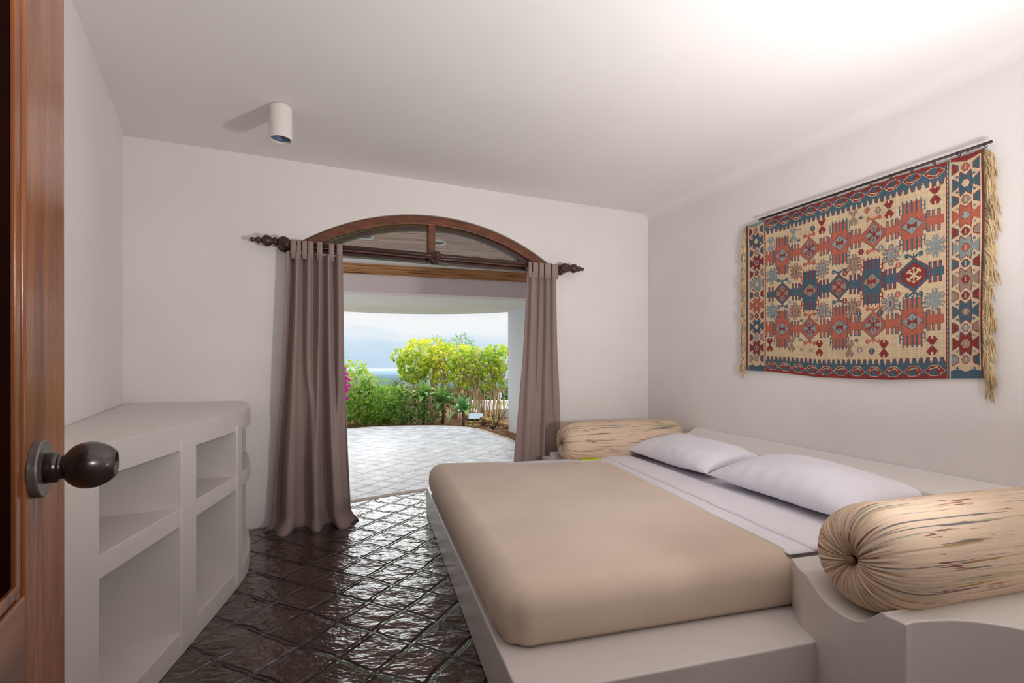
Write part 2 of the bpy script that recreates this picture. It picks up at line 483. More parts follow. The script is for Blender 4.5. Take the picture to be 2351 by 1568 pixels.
# wall behind the camera, with the doorway the camera stands in
o = thickwall('wall_rear', [(0.88, -0.32), (3.45, -0.10)], 0, CEIL, -0.15, M['plaster']); struct(o, 'white plaster wall behind the camera')
o = obj('wall_rear_lintel', *boxg(-0.05, 0.88, -0.45, -0.32, 2.1, CEIL), M['plaster']); struct(o)
o = thickwall('wall_hall', [(-0.72, -0.47), (-0.72, -2.2), (1.7, -2.2), (1.7, -0.42)], 0, CEIL, 0.12, M['plaster']); struct(o, 'added hall wall behind the camera, blocking sky light')  # unseen hall shell, added to keep sky light out of the rear doorway
o = obj('ceiling_hall', *boxg(-0.9, 1.9, -2.4, -0.46, CEIL, CEIL + 0.15), M['ceiling']); struct(o, 'added hall ceiling behind the camera, blocking sky light')
room = [wallpt(-1.2, -0.1).xy, wallpt(3.4, -0.1).xy, rpt(0, -0.15).xy, rpt(4.95, -0.15).xy, Vector((0.88, -0.47)), Vector((-0.80, -0.47)), Vector((-1.12, 0.42)), Vector((-2.10, 2.1)), Vector((-2.80, 3.3))]
o = obj('ceiling', *prism([tuple(p) for p in room], CEIL, CEIL + 0.2), M['ceiling']); struct(o, 'smooth white plaster ceiling')

# floor: dark tiles up to the pale threshold strip, terrace beyond, coloured pale for sky glare
ST0 = Vector((-1.425, 4.297)); SD = Vector((0.587, 0.393)).normalized()
def stp(q, off=0.0):
    p = ST0 + SD * q + Vector((-SD.y, SD.x)) * off + Vector((-SD.y, SD.x)) * 0.05 * math.sin((q + 0.3) * 1.6)
    return p
qs = [-1.6 + 0.2 * i for i in range(25)]
def gridmesh(name, poly, m):
    return obj(name, [(p[0], p[1], 0) for p in poly] + [(p[0], p[1], -0.12) for p in poly],
               [tuple(range(len(poly)))] + [(i, len(poly) + i, len(poly) + (i + 1) % len(poly), (i + 1) % len(poly)) for i in range(len(poly))], m)
fl = [tuple(stp(q)) for q in qs] + [(4.2, 4.0), (4.2, -2.5), (-2.5, -2.5), (-3.2, 2.5)]
struct(gridmesh('floor', fl, M['tile']), 'dark brown glazed square floor tiles laid diagonally')
stripv = []
for q in qs:
    a, b_ = stp(q), stp(q, 0.09)
    stripv += [(a.x, a.y, 0.0), (b_.x, b_.y, 0.0), (a.x, a.y, 0.0025), (b_.x, b_.y, 0.0025)]
sf = []
for i in range(len(qs) - 1):
    k = 4 * i
    sf += [(k + 2, k + 6, k + 7, k + 3), (k, k + 4, k + 6, k + 2), (k + 1, k + 3, k + 7, k + 5), (k, k + 1, k + 5, k + 4)]
struct(obj('trim_1', stripv, sf, M['kerb']), 'pale worn threshold strip across the floor')
edge = [(-7.5, 7.6), (-5.2, 8.9), (-4.2, 9.3), (-3.27, 9.58), (-2.9, 9.83), (-2.49, 10.02), (-2.0, 10.1), (-1.6, 10.1), (-1.2, 9.98), (-0.837, 9.72), (-0.58, 9.3), (-0.361, 8.82), (-0.24, 8.52), (-0.12, 8.27), (0.066, 7.74), (0.25, 7.5), (0.7, 7.2)]
def smoothline(P, n=4):
    out = []
    for i in range(len(P) - 1):
        p0, p1, p2, p3 = (Vector(P[max(i - 1, 0)]), Vector(P[i]), Vector(P[i + 1]), Vector(P[min(i + 2, len(P) - 1)]))
        for k in range(n):
            t = k / n
            out.append(0.5 * ((2 * p1) + (p2 - p0) * t + (2 * p0 - 5 * p1 + 4 * p2 - p3) * t * t + (3 * p1 - p0 - 3 * p2 + p3) * t ** 3))
    out.append(Vector(P[-1]))
    return out
edge = smoothline(edge)
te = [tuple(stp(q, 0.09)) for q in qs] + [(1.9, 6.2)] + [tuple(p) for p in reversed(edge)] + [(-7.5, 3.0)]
struct(gridmesh('terrace', te, M['terrace']), 'tiled terrace with a curved edge, sky glare in its pale colour', 'terrace')
# kerb along the curved edge
kv = []; kf = []
for i, p in enumerate(edge):
    d = (edge[min(i + 1, len(edge) - 1)] - edge[max(i - 1, 0)]).normalized()
    q = p + Vector((-d.y, d.x)) * 0.07
    kv += [(p.x, p.y, -0.1), (p.x, p.y, 0.006), (q.x, q.y, 0.006), (q.x, q.y, -0.1)]
for i in range(len(edge) - 1):
    k = 4 * i
    for j in range(4): kf.append((k + j, k + (j + 1) % 4, k + 4 + (j + 1) % 4, k + 4 + j))
struct(obj('trim_2', kv, kf, M['kerb']), 'pale smooth kerb along the terrace edge')

# ------------------------------------------------------------------ porch outside
V = Vector((0.963, 0.269)); U = Vector((-0.2746, 0.9615))
BP = Vector((-2.47, 7.10))
def bp_(q, off=0.0): return BP + V * q + U * off
def cane_mat(name, a, b, c):
    m = bpy.data.materials.new(name); m.use_nodes = True
    t = m.node_tree; N = t.nodes; LK = t.links.new
    bs = N['Principled BSDF']; bs.inputs['Roughness'].default_value = 0.6
    tcn = N.new('ShaderNodeTexCoord'); mpn = N.new('ShaderNodeMapping')
    mpn.inputs['Rotation'].default_value = (0, 0, -math.atan2(V.y, V.x))
    LK(tcn.outputs['Object'], mpn.inputs['Vector'])
    mp2 = N.new('ShaderNodeMapping'); mp2.inputs['Scale'].default_value = (1.3, 95, 95)
    LK(mpn.outputs[0], mp2.inputs['Vector'])
    n = N.new('ShaderNodeTexNoise'); n.inputs['Scale'].default_value = 1.0; n.inputs['Detail'].default_value = 3
    LK(mp2.outputs[0], n.inputs['Vector'])
    r = N.new('ShaderNodeValToRGB')
    r.color_ramp.elements[0].position = 0.36; r.color_ramp.elements[0].color = (*c, 1)
    r.color_ramp.elements[1].position = 0.62; r.color_ramp.elements[1].color = (*a, 1)
    e = r.color_ramp.elements.new(0.46); e.color = (*b, 1)
    LK(n.outputs['Fac'], r.inputs['Fac']); LK(r.outputs[0], bs.inputs['Base Color'])
    bp = N.new('ShaderNodeBump'); bp.inputs['Distance'].default_value = 0.012
    LK(n.outputs['Fac'], bp.inputs['Height']); LK(bp.outputs[0], bs.inputs['Normal'])
    return m
M['cane'] = cane_mat('cane_ceiling', (0.84, 0.60, 0.45), (0.56, 0.36, 0.26), (0.13, 0.07, 0.05))
M['cane_band'] = cane_mat('cane_band', (0.70, 0.36, 0.14), (0.46, 0.19, 0.07), (0.11, 0.035, 0.015))
cb = [tuple(bp_(-4.5, -0.33)), tuple(bp_(2.95, -0.33)), tuple(wallpt(3.6, -0.23).xy), tuple(wallpt(-4.5, -0.23).xy)]
struct(obj('porch_ceiling', *prism(cb, 2.75, 2.79), M['cane']), 'brown cane porch ceiling seen through the fanlight', 'porch ceiling')
cb2 = [tuple(bp_(-4.5, 0)), tuple(bp_(3.0, 0)), tuple(bp_(3.0, -0.33)), tuple(bp_(-4.5, -0.33))]
struct(obj('trim_3', *prism(cb2, 2.752, 2.80), M['ext_cream']), 'cream border strip of the porch ceiling')
cb3 = [tuple(bp_(-4.5, -0.02)), tuple(bp_(2.97, -0.02)), tuple(bp_(2.97, 0.04)), tuple(bp_(-4.5, 0.04))]
struct(obj('trim_4', *prism(cb3, 2.60, 2.752), M['cane_band']), 'brown cane band on the porch beam')
cb4 = [tuple(bp_(-4.5, 0.0)), tuple(bp_(2.95, 0.0)), tuple(bp_(2.95, 0.3)), tuple(bp_(-4.5, 0.3))]
struct(obj('beam', *prism(cb4, 2.34, 2.80), M['ext_pink']), 'pinkish plaster beam across the porch')
sedge = smoothline([(-7.5, 7.3), (-5.6, 8.6), (-4.4, 9.25), (-3.35, 9.66), (-2.48, 10.0), (-1.6, 10.12), (-0.68, 10.0), (-0.05, 9.73), (0.45, 9.45)])
sp = [tuple(bp_(-5.0, 0.3)), tuple(bp_(2.95, 0.3))] + [tuple(p) for p in reversed(sedge)]
struct(obj('soffit', *prism(sp, 2.36, 2.62), M['ext_cream']), 'cream porch overhang with a curved front edge', 'soffit')
se2 = [p + Vector((0, -0.12)) for p in sedge]
ring2 = [tuple(p) for p in sedge] + [tuple(p) for p in reversed(se2)]
struct(obj('trim_5', *prism(ring2, 2.335, 2.36), M['ext_cream']), 'drip edge of the curved overhang')
rb = [tuple(bp_(-5.5, 1.0)), tuple(bp_(4.0, 1.0)), tuple(wallpt(4.2, -0.1).xy), tuple(wallpt(-5, -0.1).xy)]
struct(obj('roof', *prism(rb, 2.80, 2.95), M['ext_white']), 'flat roof over the porch')
ow = [(-0.08, 9.70), (0.25, 8.93), (1.80, 5.37)]
struct(thickwall('wall_outside', ow, -0.3, 2.75, -0.3, M['ext_white']), 'white terrace side wall seen beside the right curtain')
for (px, py, lab) in ((835, 541, 'round recessed downlight in the cane porch ceiling, left of the fanlight mullion'),
                      (1003, 555.5, 'round recessed downlight in the cane porch ceiling, half hidden behind the fanlight mullion')):
    p = ground(px, py, 2.75)
    e = empty('recessed_light', (p.x, p.y, 2.735), lab, 'recessed light', 'downlights in the porch ceiling')
    v, f = ring((p.x, p.y, 2.745), (0, 0, 1), 0.105, 0.016, 28, 8)
    obj('trim_ring', v, f, M['ext_cream'], e, smooth=True)
    v, f = lathe((p.x, p.y, 2.742), (0, 0, 1), [(0, 0.094), (0.003, 0.092), (0.006, 0.05)], 28)
    obj('lamp_face', v, f, M['lampblack'], e)

# ------------------------------------------------------------------ fanlight window
win = bpy.data.objects.new('window_1', None); COL.objects.link(win)
win.location = wallpt(TM, 0, ZS - 0.08)
struct(win, 'arched wooden fanlight with one mullion over the open doorway')
def arch_band(r0, r1, off0, off1, zmin, n=48):
    a = arc(r0, n, zmin); b = arc(r1, n, zmin)
    v = []
    for (t0, z0), (t1, z1) in zip(a, b):
        v += [wallpt(t0, off0, z0), wallpt(t1, off0, z1), wallpt(t1, off1, z1), wallpt(t0, off1, z0)]
    f = []
    for i in range(n):
        k = 4 * i
        for j in range(4): f.append((k + j, k + (j + 1) % 4, k + 4 + (j + 1) % 4, k + 4 + j))
    f += [(0, 1, 2, 3), (4 * n + 3, 4 * n + 2, 4 * n + 1, 4 * n)]
    return v, f
ZR0, ZR1 = 2.112, 2.195
v, f = arch_band(AR - 0.004, AR - 0.078, -0.015, -0.11, ZR0); obj('arch_frame', v, f, M['frame_wood'], win, bevel=0.006)
v, f = arch_band(AR - 0.088, AR - 0.125, -0.045, -0.09, ZR0); obj('glazing_bead', v, f, M['dark_wood'], win, bevel=0.004)
def wallbox(t0, t1, off0, off1, z0, z1):
    v = [wallpt(t, o_, z) for t in (t0, t1) for o_ in (off0, off1) for z in (z0, z1)]
    f = [(0, 1, 3, 2), (4, 6, 7, 5), (0, 4, 5, 1), (2, 3, 7, 6), (0, 2, 6, 4), (1, 5, 7, 3)]
    return v, f
v, f = wallbox(T0 + 0.012, T1 - 0.012, -0.015, -0.11, ZR0 + 0.03, ZR1); obj('bottom_rail', v, f, M['frame_wood'], win, bevel=0.006)
v, f = wallbox(T0 + 0.012, T1 - 0.012, -0.03, -0.11, ZR0, ZR0 + 0.028); obj('drip_bead', v, f, M['dark_wood'], win, bevel=0.006)
tmu = wallt(993)
v, f = wallbox(tmu - 0.03, tmu + 0.03, -0.02, -0.10, ZR1, AZ + AR - 0.07); obj('mullion', v, f, M['frame_wood'], win, bevel=0.005)
for (ta, tb, nm) in ((T0, tmu, 'glass_pane'), (tmu, T1, 'glass_pane')):
    pts = [(t, z) for t, z in arc(AR - 0.10, 48, ZR1) if ta <= t <= tb]
    if ta == T0: pts = pts + [(tmu, pts[-1][1]), (tmu, ZR1)]
    else: pts = [(tmu, ZR1), (tmu, pts[0][1])] + pts
    vv = [wallpt(t, -0.066, z) for t, z in pts] + [wallpt(t, -0.071, z) for t, z in pts]
    n = len(pts)
    ff = [tuple(range(n)), tuple(range(2 * n - 1, n - 1, -1))] + [(i, n + i, n + (i + 1) % n, (i + 1) % n) for i in range(n)]
    obj(nm, vv, ff, M['glass'], win)

# ------------------------------------------------------------------ curtain rod and curtains
RO = 0.095
rz = 2.153
ta, tb = wallt(640, RO), wallt(1300, RO)
rz0 = wallz(640, 554.5, RO); rz1 = wallz(1300, 615.5, RO)
rz = (rz0 + rz1) / 2
rod = empty('curtain_rod', wallpt((ta + tb) / 2, RO, rz), 'dark turned wooden curtain pole across the arched doorway', 'curtain pole')
wd3 = Vector((WD.x, WD.y, 0)).normalized()
obj('pole', *tube([wallpt(ta, RO, rz), wallpt(tb, RO, rz)], 0.0195, 20), M['dark_wood'], rod, smooth=True)
fin = [(0, 0.0195), (0.012, 0.021), (0.014, 0.033), (0.03, 0.034), (0.032, 0.024), (0.045, 0.024), (0.055, 0.036), (0.075, 0.044), (0.095, 0.041), (0.108, 0.03),
       (0.114, 0.018), (0.122, 0.016), (0.128, 0.024), (0.14, 0.026), (0.148, 0.02), (0.153, 0.013), (0.165, 0.013), (0.172, 0.018), (0.182, 0.017), (0.19, 0.006)]
v, f = lathe(wallpt(tb - 0.0, RO, rz), wd3, fin, 20); obj('finial', v, f, M['dark_wood'], rod, smooth=True)
v, f = lathe(wallpt(ta + 0.0, RO, rz), -wd3, fin, 20); obj('finial', v, f, M['dark_wood'], rod, smooth=True)
nin = Vector((-WNO.x, -WNO.y, 0)).normalized()
for tt in (ta + 0.035, wallt(1001, RO), tb - 0.02):
    v, f = lathe(wallpt(tt, 0.0, rz - 0.004), nin, [(0.001, 0.05), (0.01, 0.052), (0.02, 0.04), (0.028, 0.02), (0.06, 0.018), (0.072, 0.034), (0.085, 0.046), (0.10, 0.047), (0.115, 0.044), (0.126, 0.03), (0.131, 0.012), (0.137, 0.010), (0.141, 0.004)], 20)
    if abs(tt - wallt(1001, RO)) < 1e-6:
        v = [p + Vector((0, 0, 0)) for p in v]
    obj('bracket', v, f, M['dark_wood'], rod, smooth=True)

def interp(tab, x):
    for (a, b), (c, d) in zip(tab, tab[1:]):
        if x <= c:
            u = (x - a) / (c - a) if c > a else 0
            u = max(0, min(1, u))
            return b + (d - b) * u
    return tab[-1][1]
def curtain(label, L_, R_, ntop, nbot, tabs, seed, amp0, amp1, flare, zt):
    """L_, R_: (height, t) tables of the two side edges"""
    rnd = random.Random(seed)
    nu, nv = 260, 90
    ph = [rnd.uniform(0, 2 * PI) for _ in range(8)]
    root = empty('curtain', wallpt((interp(L_, 1) + interp(R_, 1)) / 2, RO, 0.0), label, 'curtain', 'tab top curtains')
    v, f = [], []
    for j in range(nv + 1):
        w = j / nv                                   # 0 top, 1 floor
        z = zt * (1 - w)
        l, r = interp(L_, z), interp(R_, z)
        wb = min(1, max(0, (w - 0.03) / 0.9))
        sm = wb * wb * (3 - 2 * wb)
        for i in range(nu + 1):
            u = i / nu
            uu = u + 0.02 * math.sin(2 * PI * 1.5 * u + ph[6]) * math.sin(PI * u)
            ft = math.sin(2 * PI * ntop * uu + ph[0])
            fb = math.sin(2 * PI * nbot * uu + ph[1] + 0.4 * math.sin(3 * w)) + 0.22 * math.sin(2 * PI * nbot * 2 * uu + ph[2])
            k = ft * (1 - sm) + fb * sm
            kx = math.cos(2 * PI * ntop * uu + ph[0]) * (1 - sm) / ntop + math.cos(2 * PI * nbot * uu + ph[1] + 0.4 * math.sin(3 * w)) * sm / nbot
            k = math.copysign(min(1.1, abs(k)) ** 0.62, k)
            a = amp0 + (amp1 - amp0) * sm
            t = l + (r - l) * (u + 0.11 * kx * min(u, 1 - u) * 8 * 0.25)
            d = RO + a * (0.5 + 0.5 * k) - amp0 * 0.5
            # the cloth spreads on the floor
            g = max(0, (0.11 - z) / 0.11)
            d += flare * g * g * (0.75 + 0.35 * k)
            t += 0.07 * g * g * (u - 0.5) * 2
            zz = z
            if j == nv: zz = -0.012
            v.append(wallpt(t, d, zz))
    for j in range(nv):
        for i in range(nu):
            a = j * (nu + 1) + i
            f.append((a, a + 1, a + nu + 2, a + nu + 1))
    o = obj('cloth_panel', v, f, M['curtain'], root, smooth=True)
    so = o.modifiers.new('solid', 'SOLIDIFY'); so.thickness = 0.004; so.offset = 0
    l, r = interp(L_, zt), interp(R_, zt)
    for (a, b_) in tabs:
        # a loop of cloth over the pole
        vv, ff = [], []
        cs = [(RO + 0.021, zt - 0.05 - rz), (RO + 0.024, -0.03), (RO + 0.023, 0.0)] + [(RO + 0.0235 * math.cos(x), 0.0235 * math.sin(x)) for x in [PI / 6 * q for q in range(1, 6)]] + [(RO - 0.023, 0.0), (RO - 0.022, -0.03), (RO - 0.012, zt - 0.03 - rz)]
        cs2 = [(RO + (x - RO) * 0.88, z * 0.985 - 0.001 if z > 0 else z) for x, z in cs]
        for tt in (a, (a + b_) / 2, b_):
            for (x, z) in cs: vv.append(wallpt(tt, x, rz + z))
        m_ = len(cs)
        for q in range(2):
            for i in range(m_ - 1):
                ff.append((q * m_ + i, q * m_ + i + 1, (q + 1) * m_ + i + 1, (q + 1) * m_ + i))
        o = obj('hanging_tab', vv, ff, M['curtain'], root, smooth=True)
        so = o.modifiers.new('solid', 'SOLIDIFY'); so.thickness = 0.003; so.offset = 1
    return root
def tt_(px): return wallt(px, RO)
Lt = [(0.0, tt_(628)), (0.15, tt_(628)), (0.5, tt_(634)), (1.0, tt_(646)), (1.6, tt_(655)), (2.1, tt_(660))]
Rt = [(0.0, tt_(806)), (0.2, tt_(804)), (0.6, tt_(798)), (1.2, tt_(791)), (2.1, tt_(787))]
curtain('mauve brown tab-top curtain bunched at the left side of the doorway, beside the built-in shelves', Lt, Rt, 5.4, 3.3,
        [(tt_(a), tt_(b)) for a, b in ((667, 680), (682, 691), (693, 705), (707, 720), (728, 740), (755, 767), (773, 786))], 3, 0.075, 0.125, 0.10, 2.075)
Lt2 = [(0.0, tt_(1176)), (0.45, tt_(1183)), (0.8, tt_(1191)), (1.2, tt_(1199)), (1.6, tt_(1205)), (2.1, tt_(1210))]
Rt2 = [(0.0, tt_(1284)), (1.0, tt_(1282)), (2.1, tt_(1279))]
curtain('mauve brown tab-top curtain hanging at the right side of the doorway, behind the far bolster', Lt2, Rt2, 4.4, 2.7,
        [(tt_(a), tt_(b)) for a, b in ((1211, 1219), (1221, 1233), (1236, 1246), (1248, 1262), (1264, 1279))], 11, 0.05, 0.065, 0.02, 2.075)
p = ground(716, 1203)
v, f = lathe((p.x, p.y, 0.0), (0, 0, 1), [(0, 0.016), (0.012, 0.017), (0.016, 0.010), (0.026, 0.010), (0.03, 0.004)], 12)
tag(obj('floor_stud', v, f, M['ext_white'], None, smooth=True), 'tiny white stud on the dark tiles at the hem of the curtain', 'floor stud')

# ------------------------------------------------------------------ ceiling spot
p = ground(645, 246, CEIL)
sp_ = empty('ceiling_spotlight', (p.x, p.y, CEIL), 'white cylindrical spotlight fixed to the ceiling with an open lower end', 'ceiling light')
R0 = 0.064
v, f = lathe((p.x, p.y, CEIL - 0.001), (0, 0, -1), [(0, R0 * 0.9), (0.004, R0 * 0.9), (0.006, R0), (0.198, R0), (0.2, R0 - 0.001), (0.2, R0 - 0.006), (0.19, R0 - 0.007), (0.06, R0 - 0.012), (0.055, 0.001)], 40)
f = f[:-2]
o = obj('housing', v, f, M['lampwhite'], sp_, bevel=0.0012)
v, f = lathe((p.x, p.y, CEIL - 0.001), (0, 0, -1), [(0.188, R0 - 0.0075), (0.15, 0.053), (0.10, 0.043), (0.075, 0.03), (0.07, 0.001)], 40)
obj('reflector', v, f[:-2], M['reflector'], sp_, smooth=True)

# ------------------------------------------------------------------ open wooden door with knob
DE = Vector((-0.463, 0.500)); DD = Vector((-0.514, 0.857)); DN = Vector((0.857, 0.514))
door = bpy.data.objects.new('door_1', None); COL.objects.link(door)
door.location = (DE.x, DE.y, 0); struct(door, 'open varnished wooden panel door at the left')
lean = math.tan(math.radians(0.25))
def dp(a, h, z):
    """a metres from the free edge towards the hinge, h in front of the face"""
    q = DE - DD * a + DN * h + DD * (0.006 - lean * z * 0.6)
    return Vector((q.x, q.y, z))
def dbox(a0, a1, h0, h1, z0, z1):
    v = [dp(a, h, z) for a in (a0, a1) for h in (h0, h1) for z in (z0, z1)]
    return v, [(0, 1, 3, 2), (4, 6, 7, 5), (0, 4, 5, 1), (2, 3, 7, 6), (0, 2, 6, 4), (1, 5, 7, 3)]
SW = 0.118; DW = 0.62
obj('lock_stile', *dbox(0, SW, 0, -0.04, 0.01, 2.05), M['wood'], door, bevel=0.003)
obj('hinge_stile', *dbox(DW - SW, DW, 0, -0.04, 0.01, 2.05), M['wood'], door, bevel=0.003)
for z0, z1 in ((0.01, 0.2), (0.88, 1.012), (1.93, 2.05)):
    obj('rail', *dbox(SW, DW - SW, 0, -0.04, z0, z1), M['wood_h'], door, bevel=0.002)
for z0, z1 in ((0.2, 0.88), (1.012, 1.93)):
    obj('door_panel', *dbox(SW - 0.004, DW - SW + 0.004, -0.030, -0.036, z0 - 0.004, z1 + 0.004), M['door_shade'], door)
    mbm = MB()
    for (a0, a1, y0, y1) in ((SW + 0.003, SW + 0.013, z0, z1), (DW - SW - 0.013, DW - SW - 0.003, z0, z1), (SW + 0.003, DW - SW - 0.003, z0 + 0.002, z0 + 0.012), (SW + 0.003, DW - SW - 0.003, z1 - 0.012, z1 - 0.002)):
        mbm.add(*dbox(a0, a1, -0.002, -0.006, y0, y1))
    mbm.build('moulding', M['wood'], door, bevel=0.0012)
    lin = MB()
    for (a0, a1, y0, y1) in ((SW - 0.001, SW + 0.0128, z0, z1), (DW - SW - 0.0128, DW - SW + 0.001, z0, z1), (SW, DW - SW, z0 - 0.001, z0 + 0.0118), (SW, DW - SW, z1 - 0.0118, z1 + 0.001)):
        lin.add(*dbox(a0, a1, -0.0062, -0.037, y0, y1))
    lin.build('recess_shade', M['door_shade'], door)  # added dark lining that paints the shade inside the recess
ka = 0.093; kz = 1.112
kc = dp(ka, 0, kz)
dn3 = Vector((DN.x, DN.y, 0))
v, f = lathe(kc, dn3, [(0.0, 0.0250), (0.0055, 0.0250), (0.0066, 0.0241), (0.0070, 0.010)], 56)
obj('rosette', v, f, M['bronze_plate'], door, bevel=0.0004)
v, f = lathe(kc, dn3, [(0.0068, 0.0134), (0.0150, 0.0132), (0.0158, 0.0124), (0.0160, 0.0106), (0.0190, 0.0104), (0.0200, 0.0118), (0.0225, 0.0152), (0.0265, 0.0186), (0.0315, 0.0207), (0.0365, 0.0213), (0.0415, 0.0207), (0.0465, 0.0188), (0.0510, 0.0160), (0.0545, 0.0126), (0.0557, 0.0112), (0.0555, 0.0104), (0.0545, 0.0098), (0.0515, 0.0094), (0.0505, 0.001)], 56)
obj('door_knob', v, f, M['bronze'], door, smooth=True)

# ------------------------------------------------------------------ built-in shelves at the left
SH = empty('built_in_shelf', (-1.6, 2.4, 0), 'white plaster built-in shelf unit of open cubbies with a curved corner along the left wall', 'shelves')
S0 = Vector((-1.345, 1.845)); SDv = Vector((-0.182, 0.983))
def sfr(s, d=0.0): return S0 + SDv * s + Vector((-0.983, -0.182)) * d
# front line of the unit, near to far, with the rounded far corner
front = [sfr(s) for s in (-1.05, -0.8, -0.55, -0.347, -0.1, 0.174, 0.307, 0.55, 0.79)]
cor = smoothline([(-1.494, 2.63), (-1.53, 2.78), (-1.595, 2.95), (-1.72, 3.18), (-1.87, 3.41), (-2.005, 3.59)], 5)
front = front[:-1] + [Vector(p) for p in cor]
def backpt(p):
    """where a divider from the front point p meets the left wall or the window wall"""
    return p
back = [wallpt(-0.445, 0.0).xy, wallpt(-1.10, 0.005).xy, Vector((-2.59, 3.235)), Vector((-1.905, 2.105)), Vector((-1.295, 1.075)), Vector((-1.17, 0.85))]
ZT, Z1, Z2, Z3 = 0.962, 0.858, 0.617, 0.542
plan = [tuple(p) for p in front] + [tuple(p) for p in back]
def offs(pl, d):
    """front line moved d metres inwards"""
    out = []
    for i, p in enumerate(pl):
        e = (pl[min(i + 1, len(pl) - 1)] - pl[max(i - 1, 0)]).normalized()
        out.append(p + Vector((-e.y, e.x)) * d)
    return out
def slab(name, d, z0, z1, bev):
    fr = offs(front, d)
    return obj(name, *prism([tuple(p) for p in fr] + [tuple(p) for p in back], z0, z1), M['satin'], SH, bevel=bev, seg=3)
slab('top', 0.004, Z1, ZT, 0.009)
slab('shelf', 0.004, Z3, Z2, 0.005)
slab('plinth', 0.004, 0.0, 0.098, 0.005)
def upright(i0, i1, dirn, ln, ln2=None):
    """a wall between cubbies from front arc point a to b, running back along dirn"""
    a, b = i0, i1
    dv = Vector(dirn).normalized()
    ln2 = ln if ln2 is None else ln2
    poly = [tuple(a), tuple(b), tuple(b + dv * ln2), tuple(a + dv * ln)]
    obj('upright', *prism(poly, 0.02, Z1 + 0.03), M['satin'], SH, bevel=0.005)
e_ = 0.0
upright(sfr(-0.62, e_), sfr(-0.347, e_), (-0.97, -0.2), 0.10, 0.18)
upright(sfr(0.174, e_), sfr(0.307, e_), (-0.90, -0.45), 0.345, 0.42)
upright(sfr(0.79, e_), Vector(cor[3]), (-0.94, -0.33), 0.58, 0.62)
upright(Vector(cor[-6]) + Vector((-0.003, -0.002)), Vector(cor[-1]) + Vector((-0.004, -0.004)), (-0.80, -0.2), 0.2, 0.10)

# ------------------------------------------------------------------ plaster bed base with bolster rests
C = Vector((-0.03, 1.645))
def B(s, r): return C + V * s + U * r
def hit_right(p, d):
    """distance from p along d to the kilim wall"""
    # p + d*s = RC + RD*k
    det = d.x * (-RD.y) - (-RD.x) * d.y
    q = RC - p
    return (q.x * (-RD.y) - (-RD.x) * q.y) / det
base = empty('bed_platform', (0.6, 2.6, 0), 'white plaster built-in bed base with a stepped platform and cradles for the bolsters', 'bed base')
def gl(px, py, z): return ground(px, py, z).xy
pn0 = Vector((0.023, 1.44)); pn1 = Vector((1.10, 1.739))
plat = [pn0, pn1, Vector((1.12, 1.86)), B(2.35, 0.05), B(2.30, 2.42), B(-0.02, 2.42)]
pf = pn0 + Vector((-0.2861, 1.0)).normalized() * 2.66
plat[-1] = pf; plat[-2] = B(2.30, 2.40)
obj('step', *prism([tuple(p) for p in plat], 0.0, 0.22), M['satin'], base, bevel=0.008)
def arm(name, pts, extra):
    P = [Vector(p) for p in pts]
    v = []; n = len(P)
    for p in P:
        s = hit_right(p.xy, V) - 0.002
        q = p.xy + V * s
        v += [(p.x, p.y, 0), (p.x, p.y, p.z), (q.x, q.y, p.z), (q.x, q.y, 0)]
    f = []
    for i in range(n - 1):
        k = 4 * i
        f += [(k, k + 4, k + 5, k + 1), (k + 1, k + 5, k + 6, k + 2), (k + 2, k + 6, k + 7, k + 3), (k + 3, k + 7, k + 4, k)]
    f += [(0, 1, 2, 3), (4 * n - 1, 4 * n - 2, 4 * n - 3, 4 * n - 4)]
    return obj(name, v, f, M['satin'], base, bevel=0.008, angle=50)
def sm3(P, n=4):
    out = []
    for i in range(len(P) - 1):
        p0, p1, p2, p3 = (Vector(P[max(i - 1, 0)]), Vector(P[i]), Vector(P[i + 1]), Vector(P[min(i + 2, len(P) - 1)]))
        for k in range(n):
            t = k / n
            out.append(0.5 * ((2 * p1) + (p2 - p0) * t + (2 * p0 - 5 * p1 + 4 * p2 - p3) * t * t + (3 * p1 - p0 - 3 * p2 + p3) * t ** 3))
    out.append(Vector(P[-1]))
    return out
near_prof = sm3([(1.142, 1.974, 0.425), (1.10, 1.85, 0.432), (1.0955, 1.80, 0.43), (1.092, 1.72, 0.396), (1.098, 1.655, 0.378), (1.11, 1.59, 0.376), (1.128, 1.551, 0.388), (1.135, 1.533, 0.408), (1.146, 1.503, 0.441), (1.150, 1.492, 0.4415)])
arm('bolster_rest', near_prof, None)
far_prof = sm3([(0.445, 3.97, 0.425), (0.42, 4.03, 0.425), (0.405, 4.09, 0.395), (0.39, 4.16, 0.376), (0.372, 4.24, 0.38), (0.358, 4.29, 0.40), (0.345, 4.33, 0.445), (0.335, 4.39, 0.443)])
arm('bolster_rest', list(reversed(far_prof)), None)
stq = [(0.335, 4.37), (0.27, 4.345), (0.40, 3.96), (0.445, 3.97)]
obj('low_step', *prism(stq, 0.0, 0.412), M['satin'], base, bevel=0.006)
w1 = hit_right(Vector((1.171, 1.436)), V)
bq = [(1.1478, 1.498), (1.171, 1.436), (1.20, 1.449), (1.26, 1.458), (1.35, 1.461), (1.42, 1.445), (1.49, 1.41), (1.60, 1.33), (1.74, 1.20), (1.95, 1.08), (2.95, 0.95)]
bk = [rpt(3.9, 0.003).xy, Vector((1.1478, 1.498)) + V * (w1 - 0.03)]
bq = [bq[0]] + [tuple(p) for p in smoothline(bq[1:], 3)] + [tuple(p) for p in bk]
obj('side_bench', *prism(bq, 0.0, 0.4405), M['satin'], base, bevel=0.008, angle=50)
